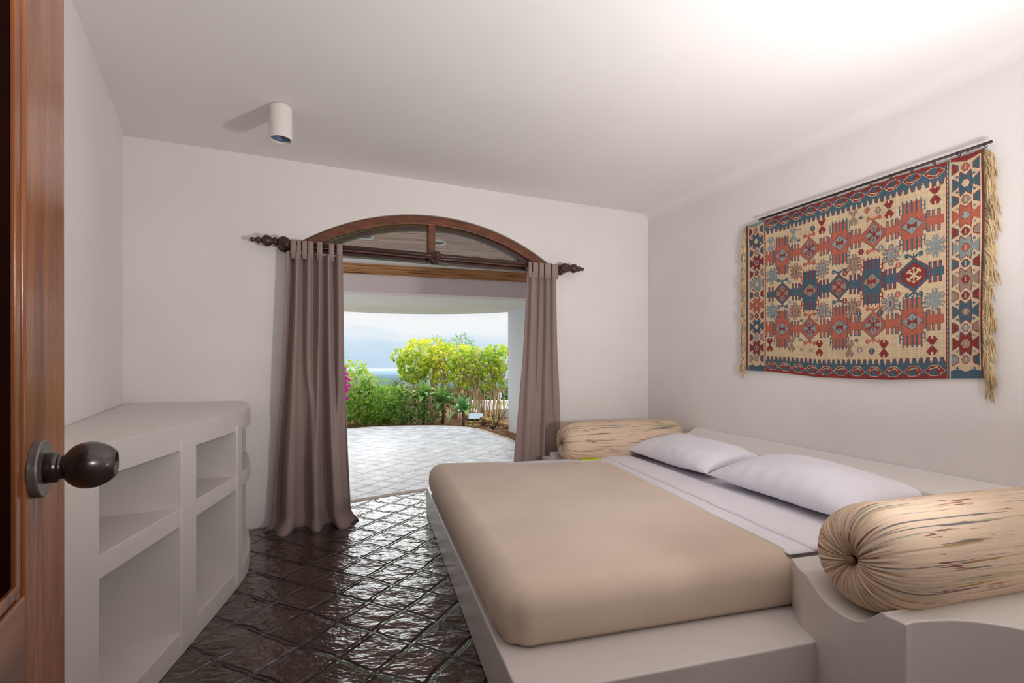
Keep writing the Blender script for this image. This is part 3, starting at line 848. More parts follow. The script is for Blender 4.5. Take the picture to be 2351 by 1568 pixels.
# sloping ledge between mattress and wall
def ledge():
    v = []; f = []
    n = 12
    for i in range(n + 1):
        r = -0.03 + (2.20 + 0.03) * i / n
        a = B(2.175, r); s = hit_right(a, V) - 0.003; b = a + V * s
        u = i / n
        zb = 0.61 + 0.06 * u; zf = 0.60
        cs = [(a, 0.0), (a, zf - 0.012), (a + V * 0.012, zf), (a + V * s * 0.7, zf + (zb - zf) * 0.35), (b, zb), (b, 0.0)]
        for p, z in cs: v.append((p.x, p.y, z))
    m_ = 6
    for i in range(n):
        for j in range(m_):
            f.append((i * m_ + j, i * m_ + (j + 1) % m_, (i + 1) * m_ + (j + 1) % m_, (i + 1) * m_ + j))
    f += [tuple(range(m_)), tuple(range(n * m_ + m_ - 1, n * m_ - 1, -1))]
    return v, f
obj('head_ledge', *ledge(), M['plaster'], base, bevel=0.006, angle=50)

# ------------------------------------------------------------------ mattress, blanket, sheet
ML, MW_, MH = 2.155, 2.365, 0.212
def rrect(x0, x1, y0, y1, r, n=8):
    pts = []
    for cx, cy, a0 in ((x1 - r, y0 + r, -PI / 2), (x1 - r, y1 - r, 0), (x0 + r, y1 - r, PI / 2), (x0 + r, y0 + r, PI)):
        for i in range(n + 1):
            a = a0 + PI / 2 * i / n
            pts.append((cx + r * math.cos(a), cy + r * math.sin(a)))
    return pts
def pad(name, x0, x1, y0, y1, z0, z1, cr, er, m, label, cat):
    v, f = [], []
    loops = []
    N_ = None
    prof = [(er * 0.55, z0), (er * 0.2, z0 + er * 0.25), (0, z0 + er * 0.7)] + [(er * (1 - math.cos(PI / 2 * i / 6)), z1 - er + er * math.sin(PI / 2 * i / 6)) for i in range(7)]
    for ins, z in prof:
        pl = rrect(x0 + ins, x1 - ins, y0 + ins, y1 - ins, max(cr - ins, 0.01))
        loops.append([(B(x, y).x, B(x, y).y, z) for x, y in pl])
    for l in loops: v += l
    N_ = len(loops[0])
    for i in range(len(loops) - 1):
        for k in range(N_):
            f.append((i * N_ + k, i * N_ + (k + 1) % N_, (i + 1) * N_ + (k + 1) % N_, (i + 1) * N_ + k))
    f.append(tuple(range(N_ - 1, -1, -1)))
    f.append(tuple(range((len(loops) - 1) * N_, len(loops) * N_)))
    o = obj(name, v, f, m, None, smooth=True, loc=(B(1, 1).x, B(1, 1).y, z0))
    tag(o, label, cat)
    return o
MZ0 = 0.221; MZ1 = 0.435
pad('mattress', 0.016, ML, 0.016, MW_ - 0.03, MZ0, MZ1 - 0.005, 0.13, 0.10, M['sheet'], 'white sheeted mattress on the plaster bed base', 'mattress')
# blanket: fold line across the bed
f0 = ground(1823, 1290, 0.402).xy; f1 = ground(1372, 1058, 0.405).xy
def inbed(p):
    d = p - C
    return (d.dot(V), d.dot(U))
a0 = inbed(f0); a1 = inbed(f1)
def fold_s(r):
    return a0[0] + (a1[0] - a0[0]) * (r - a0[1]) / (a1[1] - a0[1])
def blanket():
    e = 0.095; cr = 0.125; n = 44; m_ = 56; nc = 8
    A = []                                      # near side from the fold to the middle of the foot corner
    s0 = fold_s(0.0)
    for i in range(n): A.append((s0 + (cr - s0) * i / n, 0.0, (0, -1), 0))
    for i in range(nc + 1):
        a = -PI / 2 - PI / 4 * i / nc
        A.append((cr + cr * math.cos(a), cr + cr * math.sin(a), (math.cos(a), math.sin(a)), 0))
    Ft = []
    for i in range(1, nc + 1):
        a = -PI * 3 / 4 - PI / 4 * i / nc
        Ft.append((cr + cr * math.cos(a), cr + cr * math.sin(a), (math.cos(a), math.sin(a)), 0))
    for i in range(1, m_): Ft.append((0.0, cr + (MW_ - 2 * cr) * i / m_, (-1, 0), 0))
    for i in range(nc):
        a = PI - PI / 4 * i / nc
        Ft.append((cr + cr * math.cos(a), MW_ - cr + cr * math.sin(a), (math.cos(a), math.sin(a)), 0))
    Cc = []
    for i in range(nc + 1):
        a = PI * 3 / 4 - PI / 4 * i / nc
        Cc.append((cr + cr * math.cos(a), MW_ - cr + cr * math.sin(a), (math.cos(a), math.sin(a)), 0))
    s1 = fold_s(MW_)
    for i in range(1, n + 1): Cc.append((cr + (s1 - cr) * i / n, MW_, (0, 1), i / n))
    path = A + Ft + Cc
    prof = [(0.030, MZ0 + 0.006, 0), (0.010, MZ0 + 0.03, 0), (0.0, MZ0 + 0.07, 0), (0, MZ1 - e - 0.02, 0)]
    for i in range(9):
        a = PI / 2 * i / 8
        prof.append((e * (1 - math.cos(a)), MZ1 - e + e * math.sin(a), i / 8))
    v = []; last = []
    for pi_, (ins, z, top) in enumerate(prof):
        for (x, y, nn, dr) in path:
            zz = z - 0.05 * dr * top
            X = x - nn[0] * ins; Yy = y - nn[1] * ins
            if pi_ < 8:
                w = 0.007 * math.exp(-((x - 0.03) ** 2 + (y - 0.12) ** 2) / 0.02) * math.sin(48 * (y - x)) * (1 - pi_ / 8)
                X += nn[0] * w; Yy += nn[1] * w
            X = min(X, fold_s(Yy))
            v.append((X, Yy, zz))
    N_ = len(path); f = []
    for i in range(len(prof) - 1):
        for k in range(N_ - 1):
            f.append((i * N_ + k, i * N_ + k + 1, (i + 1) * N_ + k + 1, (i + 1) * N_ + k))
    b = (len(prof) - 1) * N_
    nA = len(A); nC = len(Cc)
    assert nA == nC
    q = len(Ft) + 1                              # segments across
    idx = []
    foot = [b + nA - 1] + [b + nA + i for i in range(len(Ft))] + [b + nA + len(Ft)]
    idx.append(foot)
    F0 = Vector(v[foot[0]]); F1 = Vector(v[foot[-1]])
    for k in range(1, nA):
        ia = b + nA - 1 - k; ic = b + nA + len(Ft) + k
        a = Vector(v[ia]); c = Vector(v[ic]); row = [ia]
        u = k / (nA - 1)
        for j in range(1, q):
            t = j / q
            p = a.lerp(c, t) + (Vector(v[foot[j]]) - F0.lerp(F1, t)) * max(0, 1 - u * 3) ** 2
            p.z = MZ1 + (a.z - MZ1) * (1 - t) ** 14 + (c.z - MZ1) * t ** 14
            edge_ = (lambda a: a * a * (3 - 2 * a))(min(1, max(0, p.x - e) / 0.4)) * (lambda a: a * a * (3 - 2 * a))(min(1, 4 * t)) * (lambda a: a * a * (3 - 2 * a))(min(1, 4 * (1 - t)))
            p.z += edge_ * (0.002 + 0.003 * math.sin(3.1 * p.x + 2.3 * p.y) + 0.002 * math.sin(7 * p.y - 4 * p.x))
            row.append(len(v)); v.append(tuple(p))
        row.append(ic); idx.append(row)
    for r0, r1 in zip(idx, idx[1:]):
        for j in range(q): f.append((r0[j], r0[j + 1], r1[j + 1], r1[j]))
    out = []
    for (x, y, z) in v:
        p = B(x, y); out.append((p.x, p.y, z))
    return out, f
v, f = blanket()
o = obj('blanket', v, f, M['blanket'], None, smooth=True, loc=(B(0.6, 1.2).x, B(0.6, 1.2).y, MZ0))
so = o.modifiers.new('solid', 'SOLIDIFY'); so.thickness = 0.007; so.offset = 1
tag(o, 'plain beige fleece blanket stretched over the foot of the mattress', 'blanket')
# folded top sheet: a low band beside the blanket and a thicker pad of folds behind it
def strip(s_off0, s_off1, z0, z1, r0, r1, n=30):
    v, f = [], []
    for i in range(n + 1):
        r = r0 + (r1 - r0) * i / n
        u = i / n
        a = fold_s(r) + s_off0(u); b = fold_s(r) + s_off1(u)
        w = 0.004 * math.sin(i * 1.3)
        for s, z in ((a + w, z0), (a + 0.006 + w, z1 - 0.003), (a + 0.016 + w, z1), (b - 0.01, z1 + 0.002), (b, z1 - 0.006), (b, z0)):
            p = B(s, r); v.append((p.x, p.y, z))
    m_ = 6
    for i in range(n):
        for j in range(m_): f.append((i * m_ + j, i * m_ + (j + 1) % m_, (i + 1) * m_ + (j + 1) % m_, (i + 1) * m_ + j))
    f += [tuple(range(m_)), tuple(range(n * m_ + m_ - 1, n * m_ - 1, -1))]
    return v, f
shv = MB()
shv.add(*strip(lambda u: -0.02, lambda u: 0.40 - 0.10 * u, MZ1 - 0.004, MZ1 + 0.001, 0.02, MW_ - 0.02))
shv.add(*strip(lambda u: 0.105 - 0.03 * u, lambda u: 0.40 - 0.10 * u, MZ1 - 0.002, MZ1 + 0.012, 0.02, MW_ - 0.03))
o = shv.build('folded_sheet', M['sheet'], None, smooth=True, loc=(B(1.4, 1.2).x, B(1.4, 1.2).y, MZ1))
tag(o, 'white top sheet folded back in a band above the beige blanket', 'sheet')

# ------------------------------------------------------------------ pillows
def pillow(label, c, z, ln, dp_, h, tilt, yaw, seed):
    rnd = random.Random(seed)
    nu, nv = 72, 48
    ph = [rnd.uniform(0, 6.28) for _ in range(12)]
    ax = Vector((U.x, U.y, 0)); ay = Vector((V.x, V.y, 0))
    ca, sa = math.cos(yaw), math.sin(yaw)
    ux = ax * ca + ay * sa; uy = -ax * sa + ay * ca
    up = Vector((0, 0, 1))
    fy = uy * math.cos(tilt) + up * math.sin(tilt); fz = up * math.cos(tilt) - uy * math.sin(tilt)
    v = []; f = []
    def pt(a, b, sgn):
        # a, b in -1..1
        x = a * ln / 2 * (1 - 0.05 * (1 - b * b) * (abs(a) ** 3)) ; y = b * dp_ / 2 * (1 - 0.09 * (1 - a * a) * abs(b) ** 3)
        x *= (1 - 0.06 * (1 - b * b)); 
        e = max(0, (1 - abs(a) ** 2.6)) * max(0, (1 - abs(b) ** 2.6))
        t = h / 2 * e ** 0.55
        near = 1 - min(1, (1 - max(abs(a), abs(b))) * 4)
        t += 0.008 * e ** 0.5 * (math.sin(5 * a + ph[0] + 2 * b) * math.sin(4 * b + ph[1]))
        wr = math.sin(26 * a + ph[2] + 3 * b) * max(0, abs(b) - 0.45) + math.sin(22 * b + ph[3] + 2 * a) * max(0, abs(a) - 0.6)
        t += 0.012 * wr * e ** 0.5 * (1 if sgn > 0 else 0.6)
        zz = t * sgn
        if sgn < 0: zz *= 0.55
        return Vector((c[0], c[1], z)) + ux * x + fy * y + fz * zz
    for sgn in (1, -1):
        for j in range(nv + 1):
            for i in range(nu + 1):
                a = -1 + 2 * i / nu; b = -1 + 2 * j / nv
                a = math.copysign(abs(math.sin(a * PI / 2)), a); b = math.copysign(abs(math.sin(b * PI / 2)), b)
                v.append(pt(a, b, sgn))
    off = (nu + 1) * (nv + 1)
    for s in (0, 1):
        for j in range(nv):
            for i in range(nu):
                k = s * off + j * (nu + 1) + i
                f.append((k, k + 1, k + nu + 2, k + nu + 1))
    o = obj('pillow', v, f, M['pillow'], None, smooth=True, loc=(c[0], c[1], z))
    bm = bmesh.new(); bm.from_mesh(o.data)
    bmesh.ops.remove_doubles(bm, verts=bm.verts, dist=0.0005)
    bmesh.ops.recalc_face_normals(bm, faces=bm.faces)
    bm.to_mesh(o.data); bm.free()
    for p in o.data.polygons: p.use_smooth = True
    tag(o, label, 'pillow', 'pillows at the head of the bed')
    return o
c1 = B(1.95, 1.70); c2 = B(1.97, 0.655)
pillow('plump white pillow at the head of the bed, next to the far bolster', c1, 0.535, 1.04, 0.50, 0.24, 0.16, -0.02, 5)
pillow('plump white pillow at the head of the bed, next to the near bolster', c2, 0.535, 1.04, 0.52, 0.25, 0.16, 0.0, 9)

# ------------------------------------------------------------------ bolsters
def bolster_mat():
    m = bpy.data.materials.new('slub_striped_weave'); m.use_nodes = True
    t = m.node_tree; N = t.nodes; LK = t.links.new
    b = N['Principled BSDF']; b.inputs['Roughness'].default_value = 0.9; b.inputs['Specular IOR Level'].default_value = 0.12
    uv = N.new('ShaderNodeUVMap'); uv.uv_map = 'UVMap'
    def noise(sx, sy, sc=1.0, det=3, loc=(0, 0, 0)):
        mp = N.new('ShaderNodeMapping'); mp.inputs['Scale'].default_value = (sx, sy, 1); mp.inputs['Location'].default_value = loc
        LK(uv.outputs[0], mp.inputs['Vector'])
        n = N.new('ShaderNodeTexNoise'); n.inputs['Scale'].default_value = sc; n.inputs['Detail'].default_value = det
        LK(mp.outputs[0], n.inputs['Vector'])
        return n.outputs['Fac']
    def thr(src, a, b_):
        r = N.new('ShaderNodeMapRange'); r.inputs[1].default_value = a; r.inputs[2].default_value = b_
        LK(src, r.inputs[0]); return r.outputs[0]
    def mix(fac, c1, c2):
        x = N.new('ShaderNodeMix'); x.data_type = 'RGBA'
        LK(fac, x.inputs[0])
        if isinstance(c1, tuple): x.inputs[6].default_value = (*c1, 1)
        else: LK(c1, x.inputs[6])
        if isinstance(c2, tuple): x.inputs[7].default_value = (*c2, 1)
        else: LK(c2, x.inputs[7])
        return x.outputs[2]
    col = mix(noise(110, 2.5), (0.76, 0.595, 0.45), (0.61, 0.465, 0.345))
    col = mix(thr(noise(70, 1.2, loc=(3, 0, 0)), 0.60, 0.64), col, (0.47, 0.38, 0.25))
    col = mix(thr(noise(95, 3.2, loc=(9, 5, 0)), 0.635, 0.66), col, (0.42, 0.24, 0.10))
    col = mix(thr(noise(100, 1.5, loc=(17, 2, 0)), 0.63, 0.66), col, (0.30, 0.33, 0.25))
    col = mix(thr(noise(88, 1.5, loc=(5, 21, 0)), 0.625, 0.65), col, (0.18, 0.165, 0.17))
    col = mix(thr(noise(90, 4.5, loc=(31, 7, 0)), 0.645, 0.665), col, (0.27, 0.10, 0.09))
    LK(col, b.inputs['Base Color'])
    bp = N.new('ShaderNodeBump'); bp.inputs['Strength'].default_value = 0.5; bp.inputs['Distance'].default_value = 0.004
    LK(noise(170, 6.0), bp.inputs['Height']); LK(bp.outputs[0], b.inputs['Normal'])
    return m
M['bolster'] = bolster_mat()
M['button'] = mat('brown_covered_button', (0.26, 0.13, 0.05), 0.7, base2=(0.16, 0.09, 0.04), vscale=60)
def bolster(label, p0, ln, R, seed, zc):
    rnd = random.Random(seed)
    root = empty('bolster', (p0[0] + V.x * ln / 2, p0[1] + V.y * ln / 2, zc - R), label, 'bolster', 'striped bolsters on the bed base')
    n = 288
    # profile from button outwards: (axial, radius, pleat strength)
    er = 0.10
    prof = [(0.030, 0.012, 0.3), (0.020, 0.018, 0.7), (0.012, 0.028, 1.0), (0.006, 0.042, 1.0), (0.0, 0.062, 1.0), (-0.002, 0.080, 0.95), (0.001, 0.098, 0.85), (0.010, 0.118, 0.7),
            (0.024, 0.136, 0.55), (0.044, 0.152, 0.4), (0.068, 0.163, 0.28), (0.10, 0.171, 0.18), (0.14, 0.175, 0.08)]
    prof = [(a, r * R / 0.175, s) for a, r, s in prof]
    mid = [(0.14 + (ln - 0.28) * i / 24, R * (1 + 0.012 * math.sin(PI * i / 24)), 0.04) for i in range(1, 24)]
    full = prof + mid + [(ln - a, r, s) for a, r, s in reversed(prof)]
    # refine
    fine = []
    for i in range(len(full) - 1):
        for k in range(2):
            t = k / 2
            fine.append(tuple(full[i][q] * (1 - t) + full[i + 1][q] * t for q in range(3)))
    fine.append(full[-1])
    th = []
    for k in range(n):
        a = 2 * PI * k / n
        pl = 0.55 * math.sin(31 * a + 0.7 * math.sin(3 * a + seed)) + 0.45 * math.sin(47 * a + 1.3 * math.sin(2 * a) + seed) + 0.3 * math.sin(19 * a + seed * 2)
        th.append(pl)
    x, y, d = frame_of((V.x, V.y, 0))
    v = []; us = []; arcl = 0; prev = None; f = []
    for (h, r, s) in fine:
        if prev: arcl += math.hypot(h - prev[0], r - prev[1])
        prev = (h, r)
        for k in range(n):
            a = 2 * PI * k / n
            e = x * math.cos(a) + y * math.sin(a)
            rr = r + th[k] * 0.0035 * s * min(1, r / 0.06)
            hh = h + (th[k] * 0.006 * s * (1 if h < ln / 2 else -1))
            q = Vector((p0[0], p0[1], zc)) + d * hh + e * rr
            if q.z < zc - R * 0.985: q.z = zc - R * 0.985
            v.append(q); us.append((k / n, arcl))
    m_ = len(fine)
    uvs = []
    for i in range(m_ - 1):
        for k in range(n):
            k2 = (k + 1) % n
            f.append((i * n + k, i * n + k2, (i + 1) * n + k2, (i + 1) * n + k))
    me = bpy.data.meshes.new('cover')
    org = wloc(root)
    me.from_pydata([tuple(q - org) for q in v], [], f)
    ul = me.uv_layers.new(name='UVMap')
    for p in me.polygons:
        ii, kk = divmod(p.index, n)
        c_ = [(kk / n, us[ii * n][1]), ((kk + 1) / n, us[ii * n][1]), ((kk + 1) / n, us[(ii + 1) * n][1]), (kk / n, us[(ii + 1) * n][1])]
        for li, w in zip(p.loop_indices, c_):
            ul.data[li].uv = (w[0], w[1])
    o = link('cover', me, M['bolster'], root, smooth=True)
    for e_, sg in ((0.0, 1), (ln, -1)):
        c = Vector((p0[0], p0[1], zc)) + d * (e_ + sg * 0.006)
        vv, ff = lathe(c, d * -sg, [(-0.012, 0.012), (0.0, 0.0145), (0.005, 0.013), (0.008, 0.008), (0.009, 0.002)], 20)
        obj('button', vv, ff, M['button'], root, smooth=True)
    return root
bolster('striped cream bolster with gathered buttoned end on the near rest, by the side bench', (1.147 - V.x * 0.02, 1.625 - V.y * 0.02), 1.16, 0.180, 1, 0.557)
bolster('striped cream bolster with gathered buttoned end on the far rest near the right curtain', (0.441 - V.x * 0.02, 4.185 - V.y * 0.02), 1.16, 0.180, 2, 0.557)
q = ground(1362, 1056, 0.43)
yq = [B(*inbed(Vector((q.x + dx, q.y + dy)))) for dx, dy in ((-0.10, -0.03), (0.10, 0.02), (0.09, 0.06), (-0.10, 0.03))]
o = obj('folded_cloth', *prism([tuple(p) for p in yq], 0.4265, 0.437), M['yellowgreen'], None, bevel=0.004, loc=(q.x, q.y, 0.4265))
tag(o, 'small bright yellow-green cloth lying on the far rest below the bolster', 'cloth')

# ------------------------------------------------------------------ kilim on the wall
def c5(x, y):
    """photo crop coordinate -> (u along the wall, z)"""
    px = 1660 + x / 2.5297; py = 300 + y / 2.5297
    r = (px - CX) / F
    k = (r * RC.y - RC.x) / (RD.x + r)
    return ((k - 1.15) * 1.0808, EYE + (CY - py) / F * (RC.y - k))
KW, KT, KB = 1.482, 2.335, 1.145
CELL = 0.0032
NX, NY = int(KW / CELL), int((KT - KB) / CELL)
CR = (0.55, 0.42, 0.27); BL = (0.062, 0.108, 0.140); RE = (0.22, 0.040, 0.037); OR = (0.39, 0.115, 0.075); GB = (0.27, 0.205, 0.160); LB = (0.23, 0.27, 0.26); DB = (0.03, 0.05, 0.08)
img = np.zeros((NY, NX, 3), dtype=np.float32)
img[:] = CR
def poly(pts, c):
    P = np.array(pts, dtype=np.float64)
    x0 = max(0, int((P[:, 0].min()) / CELL) - 1); x1 = min(NX, int(P[:, 0].max() / CELL) + 2)
    y0 = max(0, int((P[:, 1].min() - KB) / CELL) - 1); y1 = min(NY, int((P[:, 1].max() - KB) / CELL) + 2)
    if x1 <= x0 or y1 <= y0: return
    X, Y = np.meshgrid((np.arange(x0, x1) + 0.5) * CELL, KB + (np.arange(y0, y1) + 0.5) * CELL)
    ins = np.zeros(X.shape, bool)
    n = len(P)
    for i in range(n):
        ax, ay = P[i]; bx, by = P[(i + 1) % n]
        if ay == by: continue
        cnd = (ay > Y) != (by > Y)
        ins ^= cnd & (X < (bx - ax) * (Y - ay) / (by - ay) + ax)
    img[y0:y1, x0:x1][ins] = c
def rect(u, z, w, h, c): poly([(u - w, z - h), (u + w, z - h), (u + w, z + h), (u - w, z + h)], c)
def scal(pts, u, z, s=1.0, sy=None): return [(u + x * s, z + y * (s if sy is None else sy)) for x, y in pts]
def dia(u, z, w, h, c): poly([(u - w, z), (u, z - h), (u + w, z), (u, z + h)], c)
def seg(u0, z0, u1, z1, w, c):
    d = Vector((u1 - u0, z1 - z0)); n = Vector((-d.y, d.x)).normalized() * w
    poly([(u0 + n.x, z0 + n.y), (u1 + n.x, z1 + n.y), (u1 - n.x, z1 - n.y), (u0 - n.x, z0 - n.y)], c)
def comb(u0, u1, z, sg, nf, main, out):
    """fingers standing on a band edge"""
    st = (u1 - u0) / nf
    for i in range(nf):
        x = u0 + st * (i + 0.5)
        rect(x, z + sg * 0.017, 0.0085, 0.020, out)
        rect(x, z + sg * 0.013, 0.0050, 0.018, main)
def cross(u, z, main, out, inner, left=0.10, right=0.10):
    for s in (-1, 1):
        for k in range(2):
            d = (0.065, 0.155) if s > 0 else (-0.065 - 0.09, -0.065)
        ln = right if s > 0 else left
        a, b = (u + 0.06, u + 0.06 + ln) if s > 0 else (u - 0.06 - ln, u - 0.06)
        poly([(a, z - 0.026), (b, z - 0.026), (b, z + 0.026), (a, z + 0.026)], main)
        for q in (-1, 1):
            comb(a + 0.006, b - 0.006, z + q * 0.024, q, 3, main, out)
    rect(u, z, 0.070, 0.048, out); rect(u, z, 0.066, 0.045, main)
    rect(u, z, 0.056, 0.074, out); rect(u, z, 0.052, 0.074, main)
    for s in (-1, 1):
        for i in range(9):
            x = u - 0.046 + 0.0115 * i
            c = out if i % 2 == 0 else main
            h = 0.037 if i % 2 == 0 else 0.031
            rect(x, z + s * (0.074 + h), 0.0036 if i % 2 == 0 else 0.0080, h, c)
        for e in (-1, 1):
            rect(u + e * 0.062, z + s * 0.098, 0.0028, 0.026, out)
            rect(u + e * 0.058, z + s * 0.098, 0.008, 0.0028, out)
            rect(u + e * 0.058, z + s * 0.072, 0.008, 0.0028, out)
    dia(u, z, 0.058, 0.055, RE if main != BL else DB); dia(u, z, 0.053, 0.050, inner)
    poly([(u - 0.024, z + 0.020), (u, z + 0.004), (u + 0.024, z + 0.020), (u + 0.024, z - 0.020), (u, z - 0.004), (u - 0.024, z - 0.020)], RE)
    rect(u, z, 0.002, 0.028, RE)
def horns(u, z, s, c):
    seg(u, z, u, z + s * 0.030, 0.0035, c)
    for e in (-1, 1):
        seg(u, z + s * 0.004, u + e * 0.038, z + s * 0.030, 0.006, c)
        seg(u + e * 0.038, z + s * 0.030, u + e * 0.040, z + s * 0.008, 0.006, c)
        seg(u + e * 0.040, z + s * 0.010, u + e * 0.026, z + s * 0.008, 0.005, c)
def hexa(u, z, main, inner, mot, w=0.062, h=0.082):
    sh = [(-1, 0.28), (-0.0, 1), (1, 0.28), (1, -0.28), (0, -1), (-1, -0.28)]
    for s in (-1, 1): horns(u, z + s * h, s, main)
    poly([(u + x * (w + 0.004), z + y * (h + 0.005)) for x, y in sh], RE if main == BL else BL)
    poly([(u + x * w, z + y * h) for x, y in sh], main)
    poly([(u + x * (w - 0.014), z + y * (h - 0.019)) for x, y in sh], RE if inner != RE else DB)
    poly([(u + x * (w - 0.017), z + y * (h - 0.022)) for x, y in sh], inner)
    for e in (-1, 1):
        for s in (-1, 1):
            seg(u, z, u + e * 0.028, z + s * 0.026, 0.0052, mot)
            seg(u + e * 0.028, z + s * 0.026, u + e * 0.034, z + s * 0.012, 0.0045, mot)
            seg(u + e * 0.027, z + s * 0.026, u + e * 0.014, z + s * 0.034, 0.0045, mot)
        seg(u, z, u, z + e * 0.040, 0.0035, mot)
        dia(u, z + e * 0.038, 0.010, 0.010, mot); dia(u, z + e * 0.038, 0.004, 0.005, inner)
def rosette(u, z, c, o, s=1.0):
    lob = [(-0.017, -0.004), (-0.010, 0.014), (0.010, 0.014), (0.017, -0.004), (0.005, -0.016), (-0.005, -0.016)]
    for k in range(6):
        ang = PI / 3 * k
        ca, sa = math.cos(ang), math.sin(ang)
        cx, cy = 0.0, 0.043
        for sc, col in ((1.18, o), (0.92, c)):
            poly([(u + s * ((cx + a * sc) * ca - (cy + b * sc) * sa) * 0.92, z + s * ((cx + a * sc) * sa + (cy + b * sc) * ca) * 1.12) for a, b in lob], col)
        seg(u - s * 0.045 * sa * 0.92, z + s * 0.045 * ca * 1.12, u - s * 0.062 * sa * 0.92, z + s * 0.062 * ca * 1.12, 0.0026, CR)
    for sc, col in ((1.12, o), (1.0, c)):
        poly([(u + s * sc * x, z + s * sc * y) for x, y in ((-0.020, 0.022), (-0.008, 0.034), (0.008, 0.034), (0.020, 0.022), (0.024, 0), (0.020, -0.022), (0.008, -0.034), (-0.008, -0.034), (-0.020, -0.022), (-0.024, 0))], col)
    rect(u, z, 0.002, 0.02 * s, o)
def hourglass(u, z, c, o, s=1.0):
    for k in (-1, 1):
        pts = [(-0.026, 0.008), (-0.012, 0.028), (0.012, 0.028), (0.026, 0.008), (0.006, -0.02), (-0.006, -0.02)]
        poly([(u + s * x * 1.12, z + k * s * (0.024 + y * 1.1)) for x, y in pts], o)
        poly([(u + s * x, z + k * s * (0.024 + y)) for x, y in pts], c)
        rect(u, z + k * s * 0.046, 0.004 * s, 0.010 * s, CR)
def smalldia(u, z, c, o, s=1.0):
    pts = [(-0.020, 0), (-0.008, 0.020), (0.008, 0.020), (0.020, 0), (0.008, -0.020), (-0.008, -0.020)]
    poly(scal(pts, u, z, 1.15 * s), o); poly(scal(pts, u, z, s), c)
    rect(u, z, 0.002, 0.014 * s, CR)
def bow(u, z, c, s=1.0):
    poly([(u - 0.012 * s, z + 0.012 * s), (u, z + 0.002), (u + 0.012 * s, z + 0.012 * s), (u + 0.012 * s, z - 0.012 * s), (u, z - 0.002), (u - 0.012 * s, z - 0.012 * s)], c)
    rect(u, z, 0.0018, 0.015 * s, c)
FU0, FU1 = 0.187, 1.315
# rows
crosses = []
for zrow, main, out, us_c, us_h in ((2.028, OR, BL, (0.318, 0.740, 1.157), (0.530, 0.950)), (1.476, OR, BL, (0.318, 0.740, 1.157), (0.530, 0.950)), (1.742, BL, RE, (0.533, 0.940), (0.320, 0.735, 1.165))):
    lo, hi = FU0 + 0.006, FU1 - 0.006
    allc = sorted([(u, 'c') for u in us_c] + [(u, 'h') for u in us_h])
    poly([(lo, zrow - 0.024), (hi, zrow - 0.024), (hi, zrow + 0.024), (lo, zrow + 0.024)], main)
    if main == BL:
        for q in (-1, 1):
            comb(lo + 0.006, us_h[0] - 0.064, zrow + q * 0.022, q, 2, main, out); comb(us_h[-1] + 0.066, hi - 0.006, zrow + q * 0.022, q, 3, main, out)
    for u in us_c:
        cross(u, zrow, main, out, LB if main == OR else GB, 0.086, 0.086)
    for i, u in enumerate(us_h):
        if main == OR: hexa(u, zrow, OR, LB, RE)
        elif i == 2: hexa(u, zrow, BL, RE, CR, 0.078, 0.095)
        else: hexa(u, zrow, BL, GB, RE)
for (x, y, c, o) in ((435, 825, GB, RE), (590, 800, LB, RE), (775, 775, GB, RE), (990, 720, LB, RE), (1245, 670, LB, GB), (295, 855, LB, BL),
                     (297, 1065, LB, BL), (430, 1055, GB, RE), (590, 1045, LB, RE), (770, 1025, GB, RE), (985, 1000, LB, RE), (1240, 980, LB, GB)):
    u, z = c5(x, y); rosette(u, z, c, o, 0.95)
for (x, y, c, o) in ((590, 555, RE, OR), (980, 457, RE, GB), (1245, 372, RE, GB), (1225, 1245, RE, GB), (950, 1257, RE, GB), (570, 1260, RE, OR), (285, 1265, RE, BL),
                     (770, 505, GB, OR), (420, 612, LB, RE), (290, 665, LB, GB), (750, 1262, GB, RE), (408, 1250, GB, RE)):
    u, z = c5(x, y); hourglass(u, z, c, o)
for (x, y, c, o) in ((850, 465, OR, LB), (915, 465, GB, RE), (810, 1267, LB, OR), (880, 1273, BL, RE), (535, 572, BL, DB), (815, 703, RE, BL), (722, 828, RE, BL), (720, 985, RE, GB), (803, 1060, BL, RE), (927, 1052, BL, RE), (1033, 780, OR, LB), (1030, 947, OR, LB), (930, 680, LB, BL), (743, 1072, GB, RE)):
    u, z = c5(x, y); smalldia(u, z, c, o, 0.85)
for (x, y, c) in ((455, 578, GB), (450, 640, BL), (812, 507, BL), (540, 755, GB), (395, 887, LB), (397, 1007, LB), (465, 1107, BL), (555, 1097, GB), (460, 1220, BL), (465, 1275, GB), (522, 1278, GB), (790, 1212, BL)):
    u, z = c5(x, y); bow(u, z, c)
